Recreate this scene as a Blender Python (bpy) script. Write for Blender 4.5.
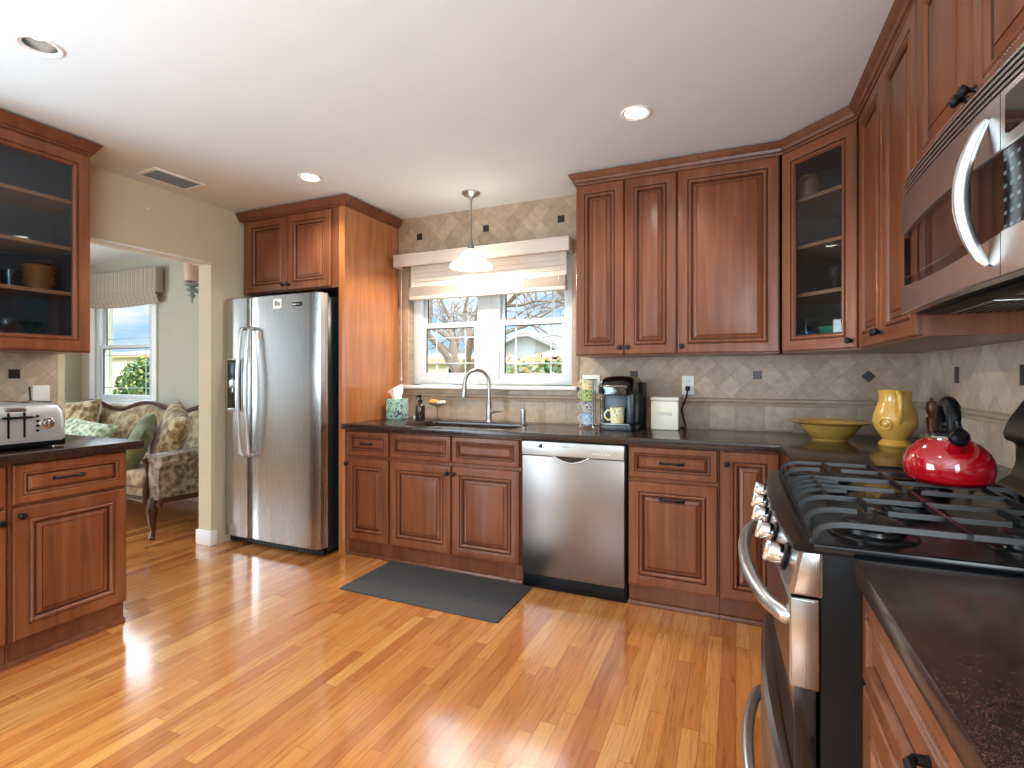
import bpy, bmesh, math, random
from mathutils import Vector, Matrix, noise
random.seed(7)
for o in list(bpy.data.objects): bpy.data.objects.remove(o)
SC = bpy.context.scene
COL = SC.collection
PI = math.pi
R = math.radians

# ------------------------------------------------------------------ camera
CAM_H = 1.22
cam_data = bpy.data.cameras.new('camera')
cam = bpy.data.objects.new('camera', cam_data); COL.objects.link(cam)
cam.location = (0, 0, CAM_H)
cam.rotation_euler = (PI/2, 0, math.atan2(736-512, 514))
cam_data.sensor_width = 36.0
cam_data.lens = 36.0*514/1024
cam_data.shift_y = -8.5/1024
cam_data.clip_start = 0.02
SC.camera = cam

# ------------------------------------------------------------------ view, sky, lights
SC.view_settings.view_transform = 'Standard'
SC.view_settings.look = 'None'
SC.view_settings.gamma = 1.0
SC.view_settings.use_curve_mapping = False
SC.view_settings.exposure = -0.15
SC.cycles.use_denoising = True
SC.cycles.sample_clamp_indirect = 6.0
SC.cycles.caustics_reflective = False
SC.cycles.caustics_refractive = False
SC.cycles.max_bounces = 10
SC.cycles.diffuse_bounces = 5
SC.cycles.transparent_max_bounces = 16

def make_world():
    w = bpy.data.worlds.new('sky'); SC.world = w; w.use_nodes = True
    nt = w.node_tree; N = nt.nodes; L = nt.links; N.clear()
    out = N.new('ShaderNodeOutputWorld'); bg = N.new('ShaderNodeBackground')
    tc = N.new('ShaderNodeTexCoord'); sep = N.new('ShaderNodeSeparateXYZ')
    L.new(tc.outputs['Generated'], sep.inputs[0])
    # low sky: pale blue with thin streaky cloud; high sky: bright white overcast
    mp = N.new('ShaderNodeMapping'); mp.inputs['Scale'].default_value = (2.5, 2.5, 16)
    L.new(tc.outputs['Generated'], mp.inputs[0])
    nz = N.new('ShaderNodeTexNoise'); nz.inputs['Scale'].default_value = 2.2; nz.inputs['Detail'].default_value = 5
    L.new(mp.outputs[0], nz.inputs['Vector'])
    cr = N.new('ShaderNodeValToRGB')
    cr.color_ramp.elements[0].position = .42; cr.color_ramp.elements[0].color = (.58, .90, 1.25, 1)
    cr.color_ramp.elements[1].position = .62; cr.color_ramp.elements[1].color = (1.2, 1.24, 1.3, 1)
    L.new(nz.outputs['Fac'], cr.inputs[0])
    mr = N.new('ShaderNodeMapRange'); mr.inputs['From Min'].default_value = .14; mr.inputs['From Max'].default_value = .40
    mr.interpolation_type = 'SMOOTHSTEP'
    L.new(sep.outputs['Z'], mr.inputs['Value'])
    mx = N.new('ShaderNodeMix'); mx.data_type = 'RGBA'
    L.new(mr.outputs[0], mx.inputs['Factor']); L.new(cr.outputs[0], mx.inputs['A'])
    mx.inputs['B'].default_value = (8.5, 9.0, 9.6, 1)
    L.new(mx.outputs['Result'], bg.inputs['Color']); bg.inputs['Strength'].default_value = 1.0
    L.new(bg.outputs[0], out.inputs[0])
make_world()

def lamp(name, kind, loc, energy, color=(1, 1, 1), target=None, **kw):
    d = bpy.data.lights.new(name, kind); d.energy = energy; d.color = color
    for k, v in kw.items(): setattr(d, k, v)
    o = bpy.data.objects.new(name, d); COL.objects.link(o); o.location = loc
    if target is not None:
        o.rotation_euler = (Vector(target)-Vector(loc)).to_track_quat('-Z', 'Y').to_euler()
    return o
# fill lamps added at unseen openings of the rooms
lamp('front_fill', 'AREA', (-.2, -2.10, 1.5), 74, (.57, .82, 1), (-.2, -1.2, 4.9), shape='RECTANGLE', size=1.9, size_y=1.5)  # added behind the camera, tilted up to lighten the ceiling
lamp('living_fill', 'AREA', (-6.70, 1.0, 1.45), 85, (.74, .89, 1), (-3, 1.2, 1.5), shape='RECTANGLE', size=1.5, size_y=1.4)  # added to brighten the living room from an unseen side
lamp('door_fill_up', 'AREA', (-3.40, -.75, 1.08), 85, (.60, .83, 1), (1.2, -.4, 4.9), shape='RECTANGLE', size=1.7, size_y=1.9)  # added fill in the doorway, turned up to lighten the ceiling
lamp('door_fill_low', 'AREA', (-3.38, -.75, 1.15), 120, (.64, .84, 1), (3, .4, 1.1), shape='RECTANGLE', size=1.6, size_y=1.7)  # second lamp added in the doorway to brighten the right wall
lamp('right_fill', 'AREA', (.84, -1.25, 1.5), 85, (.80, .92, 1), (-3.2, .6, 1.5), shape='RECTANGLE', size=1.25, size_y=1.15)  # added to brighten the surfaces that face right
# ceiling spots without fixtures, added behind the camera as fill
for x, y in ((-.43, .55), (-2.37, -.35), (-.43, -.9)):
    lamp('fill_spot_behind', 'SPOT', (x, y, 2.43), 14, (1, .97, .92), (x, y, 0), spot_size=R(140), spot_blend=.6, shadow_soft_size=.06)

# ------------------------------------------------------------------ materials
def lin(c):
    if isinstance(c, str):
        c = [int(c[i:i+2], 16)/255 for i in (1, 3, 5)]
        c = [x/12.92 if x <= .04045 else ((x+.055)/1.055)**2.4 for x in c]
    return tuple(c)+(1,)
MATS = {}
class NB:
    """small node builder"""
    def __init__(s, name):
        s.m = bpy.data.materials.new(name); s.m.use_nodes = True
        s.nt = s.m.node_tree; s.N = s.nt.nodes; s.L = s.nt.links
        s.p = s.N['Principled BSDF']; MATS[name] = s.m
    def n(s, t, **kw):
        x = s.N.new(t)
        for k, v in kw.items(): setattr(x, k, v)
        return x
    def link(s, a, b): s.L.new(a, b)
    def val(s, sock, v):
        if hasattr(v, 'links') or hasattr(v, 'is_linked'): s.L.new(v, sock)
        else: sock.default_value = v
    def math(s, op, a, b=None, c=None):
        x = s.n('ShaderNodeMath', operation=op)
        for i, v in enumerate((a, b, c)):
            if v is not None: s.val(x.inputs[i], v)
        return x.outputs[0]
    def comb(s, x, y, z=0.0):
        c = s.n('ShaderNodeCombineXYZ')
        for i, v in enumerate((x, y, z)): s.val(c.inputs[i], v)
        return c.outputs[0]
    def sep(s, v):
        c = s.n('ShaderNodeSeparateXYZ'); s.link(v, c.inputs[0]); return c.outputs
    def mapping(s, v, scale, rot=(0, 0, 0)):
        c = s.n('ShaderNodeMapping'); s.link(v, c.inputs[0]); c.inputs['Scale'].default_value = scale
        c.inputs['Rotation'].default_value = rot; return c.outputs[0]
    def noise(s, v, scale=1, detail=4, dist=0, rough=.5):
        c = s.n('ShaderNodeTexNoise')
        if v is not None: s.link(v, c.inputs['Vector'])
        c.inputs['Scale'].default_value = scale; c.inputs['Detail'].default_value = detail
        c.inputs['Distortion'].default_value = dist; c.inputs['Roughness'].default_value = rough
        return c.outputs['Fac']
    def ramp(s, v, stops, interp='LINEAR'):
        c = s.n('ShaderNodeValToRGB'); s.link(v, c.inputs[0]); e = c.color_ramp.elements
        c.color_ramp.interpolation = interp
        while len(e) < len(stops): e.new(.5)
        for i, (p, col) in enumerate(stops): e[i].position = p; e[i].color = lin(col)
        return c.outputs[0]
    def mix(s, f, a, b, blend='MIX'):
        c = s.n('ShaderNodeMix', data_type='RGBA', blend_type=blend)
        s.val(c.inputs['Factor'], f)
        for k, v in (('A', a), ('B', b)):
            if isinstance(v, (tuple, str)): c.inputs[k].default_value = lin(v) if not (isinstance(v, tuple) and len(v) == 4) else v
            else: s.link(v, c.inputs[k])
        return c.outputs['Result']
    def hsv(s, col, v=None, h=None, sat=None):
        c = s.n('ShaderNodeHueSaturation'); s.link(col, c.inputs['Color'])
        if v is not None: s.val(c.inputs['Value'], v)
        if sat is not None: s.val(c.inputs['Saturation'], sat)
        return c.outputs[0]
    def bump(s, h, strength=.2, dist=.002):
        b = s.n('ShaderNodeBump'); b.inputs['Strength'].default_value = strength; b.inputs['Distance'].default_value = dist
        s.link(h, b.inputs['Height']); s.link(b.outputs[0], s.p.inputs['Normal'])
    def obj(s): return s.n('ShaderNodeTexCoord').outputs['Object']
    def pos(s): return s.n('ShaderNodeNewGeometry').outputs['Position']
    def rnd(s): return s.n('ShaderNodeObjectInfo').outputs['Random']
    def white(s, v, dim='2D'):
        c = s.n('ShaderNodeTexWhiteNoise', noise_dimensions=dim)
        s.link(v, c.inputs['Vector' if dim != '1D' else 'W']); return c.outputs['Value']
    def set(s, **kw):
        for k, v in kw.items():
            sock = s.p.inputs[k.replace('_', ' ')]
            if isinstance(v, str): v = lin(v)
            s.val(sock, v)
        return s.m

def plain(name, col, rough=.5, metal=0.0, var=.06, nscale=14, bump=0, **kw):
    b = NB(name); c = lin(col)
    f = b.noise(b.obj(), nscale, 3)
    lo = tuple(x*(1-var) for x in c[:3]); hi = tuple(min(1, x*(1+var)) for x in c[:3])
    b.set(Base_Color=b.ramp(f, [(.3, lo), (.7, hi)]), Roughness=rough, Metallic=metal, **kw)
    if bump: b.bump(f, bump)
    return b.m

def wood(name, a, m_, c, rough=.31, scale=(26, 26, 1.6), coat=.06):
    b = NB(name)
    v = b.mapping(b.obj(), scale)
    off = b.n('ShaderNodeVectorMath', operation='ADD'); b.link(v, off.inputs[0])
    r = b.rnd(); b.link(b.comb(b.math('MULTIPLY', r, 17.0), b.math('MULTIPLY', r, 31.0), r), off.inputs[1])
    g = b.noise(off.outputs[0], 1, 6, .6, .6)
    big = b.noise(b.mapping(b.obj(), (3.0, 3.0, 1.2)), 1.4, 3)
    f = b.math('ADD', b.math('MULTIPLY', g, .65), b.math('MULTIPLY', big, .35))
    col = b.ramp(f, [(.32, a), (.5, m_), (.68, c)])
    col = b.hsv(col, v=b.math('ADD', b.math('MULTIPLY', r, .16), .92))
    b.set(Base_Color=col, Roughness=rough, Coat_Weight=coat, Coat_Roughness=.10, Specular_IOR_Level=.34)
    b.bump(g, .06, .001)
    return b.m
wood('cherry', '#5e331f', '#754329', '#885335')
wood('cherry_edge', '#58301e', '#6d3f29', '#7f4e35')
wood('cherry_panel', '#96592f', '#ac6b3d', '#be7a49', rough=.24, coat=.8)
wood('glaze', '#36190f', '#432013', '#4f2818', rough=.5, coat=0)
wood('shelf_wood', '#a5683f', '#b87a4d', '#c68a5a', scale=(1.6, 26, 26))
wood('sofa_wood', '#3c2113', '#4a2a19', '#5a3520')
plain('cabinet_inside', '#4b4c50', .6)
plain('knob_bronze', '#1d1b1d', .42, .6)
plain('stainless_plain', '#c9c9c8', .3, 1.0, .03)
plain('chrome', '#d5d8da', .12, 1.0, .02)
plain('nickel', '#a9a8a4', .3, 1.0, .03)

def stainless(name, col, axis, rough=.27):
    b = NB(name); c = lin(col)
    sc = [260, 260, 260]; sc[axis] = 2.0
    g = b.noise(b.mapping(b.obj(), sc), 1, 3)
    b.set(Base_Color=b.ramp(g, [(.3, tuple(x*.985 for x in c[:3])), (.7, tuple(min(1, x*1.012) for x in c[:3]))]), Metallic=1.0,
          Roughness=b.math('ADD', b.math('MULTIPLY', g, .03), rough-.015))
stainless('steel', '#9a9592', 0, .22)
stainless('steel_door', '#857b76', 0, .34)
stainless('steel_microwave', '#d2d0cf', 0, .26)
stainless('steel_y', '#bcbab8', 1)
stainless('steel_v', '#b4b2b0', 2)
plain('steel_light', '#b3b5b2', .38, .75, .03)
plain('sink_steel', '#c4c8cb', .34, .6, .02)
plain('toaster_steel', '#c3c6c8', .3, .65, .02)
plain('black_gloss', '#0b0b0d', .08, 0, .1, Coat_Weight=.5, Coat_Roughness=.05)
plain('black_satin', '#08090b', .4, Specular_IOR_Level=.18)
plain('black_enamel', '#07080a', .22, Specular_IOR_Level=.3)
plain('black_plastic', '#0b141d', .32)
plain('fridge_side', '#1c2730', .3, .3)
plain('cast_iron', '#0c0e11', .33, .0, .1, 60, Specular_IOR_Level=.5)
plain('dark_glass', '#15110f', .05, 0, .05, Coat_Weight=1.0, Coat_Roughness=.03)
plain('white_vinyl', '#d3d8dc', .35, 0, .02)
plain('white_paint', '#f0efec', .45, 0, .02)
plain('white_plastic', '#e6e6e0', .3, 0, .02)
plain('ceiling_paint', '#e2e8ea', .8, 0, .015, 3)
plain('wall_tan', '#d2c5aa', .75, 0, .03, 3)
plain('wall_pale', '#b5b09c', .75, 0, .03, 3)
plain('slate_door', '#44505c', .6)
plain('rubber_mat', '#3b3b3d', .8, 0, .2, 260, .5)
plain('blind_white', '#d6c8bc', .5, 0, .03, 6)
plain('paper', '#f4f3ee', .7, 0, .02)
plain('red_enamel', '#9a0713', .1, 0, .05, Coat_Weight=1.0, Coat_Roughness=.03)
plain('ceramic_yellow', '#d0a046', .2, 0, .12, 9, Coat_Weight=.6, Coat_Roughness=.05)
plain('ceramic_olive', '#b48c44', .22, 0, .12, 9, Coat_Weight=.6, Coat_Roughness=.05)
plain('ceramic_clay', '#a96a3c', .35, 0, .1)
plain('ceramic_green', '#3f9a72', .25, 0, .05)
plain('ceramic_white', '#ebe6d8', .25, 0, .03)
plain('canister_cream', '#e9e4d4', .35, 0, .02)
plain('text_grey', '#8b8780', .6)
plain('text_dark', '#26272a', .5)
plain('bottle_brown', '#2a1714', .2, 0, .1, Coat_Weight=.4)
plain('sponge_orange', '#dc9a55', .9, 0, .2, 90, .4)
plain('sponge_white', '#eadfd0', .9, 0, .1, 90, .4)
plain('blue_cup', '#2e5a94', .3)
plain('dark_bowl', '#2a2a30', .3)
plain('lime_box', '#7d8a4a', .6)
plain('mill_wood', '#6e3c22', .35, 0, .2, 30)
plain('bark', '#75655a', .9, 0, .25, 20, .4)
plain('siding_grey', '#8f9796', .8, 0, .06, 3)
plain('roof_grey', '#8a8a8c', .9, 0, .15, 20)
plain('roof_tan', '#b99076', .9, 0, .15, 20)
plain('stucco', '#d8cdbd', .9, 0, .05, 5)
plain('lawn', '#6f7a45', 1, 0, .25, 6)
plain('leaf_green', '#3d5a2e', .8, 0, .4, 8)
plain('leaf_yellow', '#7f8444', .8, 0, .4, 5)
plain('leaf_rust', '#b07a3e', .8, 0, .3, 5)
plain('pod_black', '#23222b', .35)
plain('magnet_ink', '#7a7d88', .5)
plain('label_pink', '#d8b3a5', .5)

def emission(name, col, strength):
    b = NB(name); b.set(Base_Color=col, Emission_Color=col, Emission_Strength=strength); return b.m
emission('lamp_lens', '#fff6e6', 14)
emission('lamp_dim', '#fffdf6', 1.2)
def shade_glass():
    b = NB('shade_glass'); b.set(Base_Color='#fbf6ec', Roughness=.25, Emission_Color='#fff3df', Emission_Strength=7.0)
shade_glass()
def pane_mat(name, tint, refl_rough=.0, ior=1.45):
    m = bpy.data.materials.new(name); m.use_nodes = True; nt = m.node_tree; N = nt.nodes; L = nt.links
    N.clear(); out = N.new('ShaderNodeOutputMaterial'); mx = N.new('ShaderNodeMixShader')
    tr = N.new('ShaderNodeBsdfTransparent'); gl = N.new('ShaderNodeBsdfGlossy'); lw = N.new('ShaderNodeLayerWeight'); lw.inputs[0].default_value = .5
    f0 = ((ior-1)/(ior+1))**2; pw = N.new('ShaderNodeMath'); pw.operation = 'POWER'; L.new(lw.outputs['Facing'], pw.inputs[0]); pw.inputs[1].default_value = 5.0
    fr = N.new('ShaderNodeMath'); fr.operation = 'MULTIPLY_ADD'; L.new(pw.outputs[0], fr.inputs[0]); fr.inputs[1].default_value = .5*(1-f0); fr.inputs[2].default_value = f0
    tr.inputs[0].default_value = lin(tint); gl.inputs['Roughness'].default_value = refl_rough
    L.new(fr.outputs[0], mx.inputs[0]); L.new(tr.outputs[0], mx.inputs[1]); L.new(gl.outputs[0], mx.inputs[2]); L.new(mx.outputs[0], out.inputs[0])
    MATS[name] = m
pane_mat('pane', '#fafcfc', .0, 1.18)
pane_mat('cabinet_pane', '#dfe6ea', .02, 1.5)
pane_mat('clear_glass', '#dfe6e8', .02, 1.6)

def floor_mat():
    b = NB('oak_floor'); x, y, z = b.sep(b.pos())
    W = .0575
    xi = b.math('DIVIDE', x, W); bi = b.math('FLOOR', xi); fx = b.math('FRACT', xi)
    r1 = b.white(b.comb(bi, 3.7))
    ln = b.math('ADD', b.math('MULTIPLY', b.white(b.comb(bi, 9.1)), .5), .55)
    yi = b.math('ADD', b.math('DIVIDE', y, ln), b.math('MULTIPLY', r1, 13.0)); yb = b.math('FLOOR', yi); fy = b.math('FRACT', yi)
    idv = b.comb(bi, yb); rc = b.white(idv)
    tone = b.ramp(rc, [(0, '#ac6431'), (.18, '#bd763c'), (.45, '#c68142'), (.7, '#cd8b4a'), (.92, '#d69957'), (1, '#b16a36')])
    sh = b.math('MULTIPLY', rc, 40.0)
    gv = b.comb(b.math('ADD', b.math('MULTIPLY', x, 42.0), sh), b.math('ADD', b.math('MULTIPLY', y, 2.6), sh), 0.0)
    g = b.noise(gv, 1.0, 6, 1.6, .62)
    gv2 = b.comb(b.math('ADD', b.math('MULTIPLY', x, 150.0), sh), b.math('ADD', b.math('MULTIPLY', y, 7.0), sh), 0.0)
    g2 = b.noice(gv2) if False else b.noise(gv2, 1.0, 3, .3)
    dark = b.ramp(g, [(.30, (.60, .50, .42)), (.44, (.92, .89, .86)), (.62, (1.05, 1.04, 1.03))])
    col = b.mix(1.0, tone, dark, 'MULTIPLY')
    col = b.mix(b.math('MULTIPLY', b.math('GREATER_THAN', g2, .60), .22), col, '#7a3f1e')
    jx = b.math('LESS_THAN', b.math('MINIMUM', fx, b.math('SUBTRACT', 1.0, fx)), .018)
    jy = b.math('LESS_THAN', b.math('MULTIPLY', b.math('MINIMUM', fy, b.math('SUBTRACT', 1.0, fy)), ln), .0012)
    j = b.math('MAXIMUM', jx, jy)
    col = b.mix(b.math('MULTIPLY', j, .55), col, '#5a2f18')
    wv = b.noise(b.comb(b.math('MULTIPLY', x, 17.0), b.math('MULTIPLY', y, 1.6), 0.0), 1.0, 2)
    b.set(Base_Color=col, Roughness=b.math('ADD', b.math('MULTIPLY', g, .10), .17), Coat_Weight=1.0, Coat_Roughness=.13, Coat_IOR=1.6)
    b.bump(b.math('SUBTRACT', b.math('ADD', b.math('MULTIPLY', wv, .5), b.math('MULTIPLY', g, .12)), b.math('MULTIPLY', j, .25)), .16, .003)
floor_mat()

def tile_mat(name, ax, a0, z0, low, gk=.40, lit_gain=1.0):
    """stone tile: diagonal tiles above the rail, square tiles below it"""
    b = NB(name); P_ = b.sep(b.pos()); a = P_[ax]; z = P_[2]; S = .1013; K = 1/(S*math.sqrt(2))
    da = b.math('SUBTRACT', a, a0); dz = b.math('SUBTRACT', z, z0)
    u = b.math('MULTIPLY', b.math('ADD', da, dz), K); v = b.math('MULTIPLY', b.math('SUBTRACT', da, dz), K)
    u2 = b.math('DIVIDE', a, .152); v2 = b.math('DIVIDE', b.math('SUBTRACT', z, low), .158)
    sel = b.math('LESS_THAN', z, low)
    def pick(p, q): return b.math('ADD', b.math('MULTIPLY', p, b.math('SUBTRACT', 1.0, sel)), b.math('MULTIPLY', q, sel))
    uu = pick(u, u2); vv = pick(v, v2)
    fu = b.math('FRACT', uu); fv = b.math('FRACT', vv)
    e = b.math('MINIMUM', b.math('MINIMUM', fu, b.math('SUBTRACT', 1.0, fu)), b.math('MINIMUM', fv, b.math('SUBTRACT', 1.0, fv)))
    grout = b.math('LESS_THAN', e, .022)
    rc = b.white(b.comb(b.math('FLOOR', uu), b.math('FLOOR', vv), sel), '3D')
    mott = b.noise(b.pos(), 22, 6, .5)
    f = b.math('ADD', b.math('MULTIPLY', rc, .28), b.math('MULTIPLY', mott, .72))
    col = b.ramp(f, [(.2, '#8f7962'), (.45, '#a48d75'), (.62, '#b09982'), (.85, '#c0ac97')])
    col = b.mix(b.math('MULTIPLY', grout, gk), col, '#7d6d5a')
    if lit_gain != 1: col = b.hsv(col, v=lit_gain, sat=.85)  # puts the side walls' light into the tile colour
    b.set(Base_Color=col, Roughness=b.math('ADD', .36, b.math('MULTIPLY', grout, .3)))
    b.bump(b.math('SUBTRACT', b.math('MULTIPLY', mott, .3), grout), .25, .002)
tile_mat('tile_back', 0, -.604, 1.223, 1.06)
tile_mat('tile_right_lit', 1, 2.85, 1.22, 1.06, .14, 1.22)  # same tile as the back, lightened as if lit
tile_mat('tile_left_lit', 1, 1.415, 1.228, 0.0, .40, 1.25)  # same tile again, colour raised to look lit
plain('tile_rail', '#a8917b', .4, 0, .1, 20)
plain('tile_accent', '#2b2422', .3, .2, .2, 40)

def granite():
    b = NB('granite'); p = b.obj()
    v = b.n('ShaderNodeTexVoronoi'); b.link(p, v.inputs['Vector']); v.inputs['Scale'].default_value = 850
    r = b.white(v.outputs['Color'], '3D')
    n = b.noise(p, 70, 4)
    f = b.math('ADD', b.math('MULTIPLY', r, .62), b.math('MULTIPLY', n, .38))
    col = b.ramp(f, [(.25, '#150f0f'), (.5, '#2a1d19'), (.66, '#3a2720'), (.84, '#563c2e'), (.95, '#7a6453')])
    b.set(Base_Color=col, Roughness=.19, Specular_IOR_Level=.38)
granite()

def fabric_pattern(name, base, mid, hi, scale=9):
    b = NB(name); p = b.obj()
    w = b.noise(p, scale, 5, 1.5, .6)
    v = b.n('ShaderNodeTexVoronoi'); b.link(p, v.inputs['Vector']); v.inputs['Scale'].default_value = scale*1.3
    f = b.math('ADD', b.math('MULTIPLY', w, .75), b.math('MULTIPLY', v.outputs['Distance'], .3))
    b.set(Base_Color=b.ramp(f, [(.36, base), (.5, mid), (.62, hi)]), Roughness=.85, Sheen_Weight=.3)
    b.bump(b.noise(p, 300, 2), .2, .001)
fabric_pattern('damask', '#6b5034', '#8d7350', '#b09a76', 11)
fabric_pattern('damask_dark', '#4a3a2c', '#7a6750', '#a39682', 15)
fabric_pattern('floral_brown', '#4f3318', '#8a6f45', '#c0ad86', 12)
fabric_pattern('velvet_green', '#4d5635', '#5f6a42', '#6f7a52', 7)
fabric_pattern('green_floral', '#4f6a4c', '#93a686', '#cfd6bd', 18)
fabric_pattern('tissue_print', '#2f6b57', '#a9d0bf', '#3d3552', 26)
fabric_pattern('mug_lemon', '#6f8a2c', '#e6e2cf', '#d8c340', 40)
fabric_pattern('mug_green', '#3f6a2e', '#c7cf8b', '#5f7d2b', 60)
fabric_pattern('mug_plum', '#1f1b2c', '#d9d4cf', '#5b4768', 60)
fabric_pattern('mug_blue', '#27425d', '#cfdbe2', '#7fa9c2', 60)
def striped():
    b = NB('shade_stripe'); x, y, z = b.sep(b.obj())
    f = b.math('FRACT', b.math('MULTIPLY', x, 14.0))
    b.set(Base_Color=b.ramp(f, [(.0, '#a79a88'), (.45, '#b5a996'), (.55, '#8f8171'), (.75, '#b5a996')], 'CONSTANT'), Roughness=.9)
striped()
def keypad():
    b = NB('keypad'); x, y, z = b.sep(b.obj())
    fa = b.math('FRACT', b.math('MULTIPLY', x, 45.0)); fz = b.math('FRACT', b.math('MULTIPLY', z, 40.0))
    k = b.math('MULTIPLY', b.math('GREATER_THAN', fa, .45), b.math('GREATER_THAN', fz, .72))
    b.set(Base_Color=b.mix(k, '#0c0c0e', '#5b6770'), Roughness=.12)
keypad()

# ------------------------------------------------------------------ mesh builder
class MB:
    def __init__(s):
        s.bm = bmesh.new(); s.mats = []
    def mi(s, m):
        if m not in s.mats: s.mats.append(m)
        return s.mats.index(m)
    def _fin(s, faces, m, M=None, verts=None):
        i = s.mi(m)
        for f in faces: f.material_index = i
        if M is not None and verts is not None: bmesh.ops.transform(s.bm, matrix=M, verts=verts)
    def box(s, x0, x1, y0, y1, z0, z1, m, bev=0.0, seg=2, M=None):
        b2 = bmesh.new(); bmesh.ops.create_cube(b2, size=1)
        T = Matrix.Translation(((x0+x1)/2, (y0+y1)/2, (z0+z1)/2)) @ Matrix.Diagonal((abs(x1-x0), abs(y1-y0), abs(z1-z0), 1))
        bmesh.ops.transform(b2, matrix=T, verts=b2.verts)
        if bev > 0: bmesh.ops.bevel(b2, geom=list(b2.edges), offset=bev, segments=seg, profile=.5, affect='EDGES')
        s.merge(b2, m, M)
    def merge(s, b2, m, M=None):
        if M is not None: bmesh.ops.transform(b2, matrix=M, verts=b2.verts)
        i = s.mi(m); vm = {}
        for v in b2.verts: vm[v] = s.bm.verts.new(v.co)
        for f in b2.faces:
            try: nf = s.bm.faces.new([vm[v] for v in f.verts]); nf.material_index = i
            except ValueError: pass
        b2.free()
    def loft(s, rings, m, closed=True, cap=True, M=None):
        i = s.mi(m); V = []
        for r in rings:
            V.append([s.bm.verts.new((M @ Vector(p)) if M is not None else p) for p in r])
        n = len(rings[0])
        for a, b in zip(V[:-1], V[1:]):
            for k in range(n if closed else n-1):
                k2 = (k+1) % n
                try: s.bm.faces.new((a[k], a[k2], b[k2], b[k])).material_index = i
                except ValueError: pass
        if cap and closed:
            for r in (list(reversed(V[0])), V[-1]):
                try: s.bm.faces.new(r).material_index = i
                except ValueError: pass
        return V
    def lathe(s, prof, c, m, seg=28, M=None, cap=True):
        rings = [[(c[0]+r*math.cos(2*PI*k/seg), c[1]+r*math.sin(2*PI*k/seg), c[2]+z) for k in range(seg)] for r, z in prof]
        s.loft(rings, m, True, cap, M)
    def cyl(s, p0, p1, r, m, seg=16, r1=None):
        s.tube([p0, p1], [r, r if r1 is None else r1], m, seg)
    def tube(s, pts, r, m, seg=10, flat=1.0, up=None):
        pts = [Vector(p) for p in pts]; n = len(pts)
        rr = r if isinstance(r, (list, tuple)) else [r]*n
        t0 = (pts[1]-pts[0]).normalized()
        ref = Vector(up) if up else (Vector((0, 0, 1)) if abs(t0.z) < .9 else Vector((1, 0, 0)))
        a = t0.cross(ref).normalized(); rings = []
        for i, p in enumerate(pts):
            t = ((pts[min(i+1, n-1)]-pts[max(i-1, 0)])).normalized()
            a = (a - t*a.dot(t)).normalized(); b = t.cross(a)
            rings.append([tuple(p + a*rr[i]*math.cos(2*PI*k/seg) + b*rr[i]*flat*math.sin(2*PI*k/seg)) for k in range(seg)])
        s.loft(rings, m)
    def prism(s, poly, d0, d1, m, axis='y', bev=0.0):
        """2-D polygon extruded along an axis; poly coordinates are the two other axes in order"""
        b2 = bmesh.new()
        def pt(p, d): return {'x': (d, p[0], p[1]), 'y': (p[0], d, p[1]), 'z': (p[0], p[1], d)}[axis]
        A = [b2.verts.new(pt(p, d0)) for p in poly]; B = [b2.verts.new(pt(p, d1)) for p in poly]
        n = len(poly); b2.faces.new(A); b2.faces.new(list(reversed(B)))
        for k in range(n): b2.faces.new((A[k], B[k], B[(k+1) % n], A[(k+1) % n]))
        bmesh.ops.recalc_face_normals(b2, faces=b2.faces)
        if bev: bmesh.ops.bevel(b2, geom=[e for e in b2.edges], offset=bev, segments=2, profile=.5, affect='EDGES')
        s.merge(b2, m)
    def ball(s, c, r, m, seg=12, sc=(1, 1, 1), M=None):
        b2 = bmesh.new(); bmesh.ops.create_uvsphere(b2, u_segments=seg, v_segments=max(6, seg//2+1), radius=r)
        bmesh.ops.transform(b2, matrix=Matrix.Translation(c) @ Matrix.Diagonal((*sc, 1)), verts=b2.verts)
        s.merge(b2, m, M)
    def quad(s, pts, m):
        s.bm.faces.new([s.bm.verts.new(p) for p in pts]).material_index = s.mi(m)
    def holed(s, outer, holes, z0, z1, m):
        """slab with holes between two heights"""
        b2 = bmesh.new(); E = []
        for loop in [outer]+holes:
            V = [b2.verts.new((p[0], p[1], z0)) for p in loop]
            E += [b2.edges.new((V[k], V[(k+1) % len(V)])) for k in range(len(V))]
        bmesh.ops.triangle_fill(b2, edges=E, use_beauty=True)
        if z1 != z0:
            g = bmesh.ops.extrude_face_region(b2, geom=list(b2.faces))
            bmesh.ops.translate(b2, vec=(0, 0, z1-z0), verts=[v for v in g['geom'] if isinstance(v, bmesh.types.BMVert)])
        bmesh.ops.recalc_face_normals(b2, faces=b2.faces)
        s.merge(b2, m)
    def build(s, name, parent=None, loc=(0, 0, 0), rot=(0, 0, 0), smooth=32, recalc=True, subsurf=0):
        if recalc: bmesh.ops.recalc_face_normals(s.bm, faces=s.bm.faces)
        me = bpy.data.meshes.new(name); s.bm.to_mesh(me); s.bm.free()
        for m in s.mats: me.materials.append(MATS[m])
        if smooth:
            me.polygons.foreach_set('use_smooth', [True]*len(me.polygons))
            me.set_sharp_from_angle(angle=R(smooth))
        o = bpy.data.objects.new(name, me); COL.objects.link(o)
        o.parent = parent; o.location = loc; o.rotation_euler = rot
        if subsurf:
            md = o.modifiers.new('smooth', 'SUBSURF'); md.levels = subsurf; md.render_levels = subsurf
        return o

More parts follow.
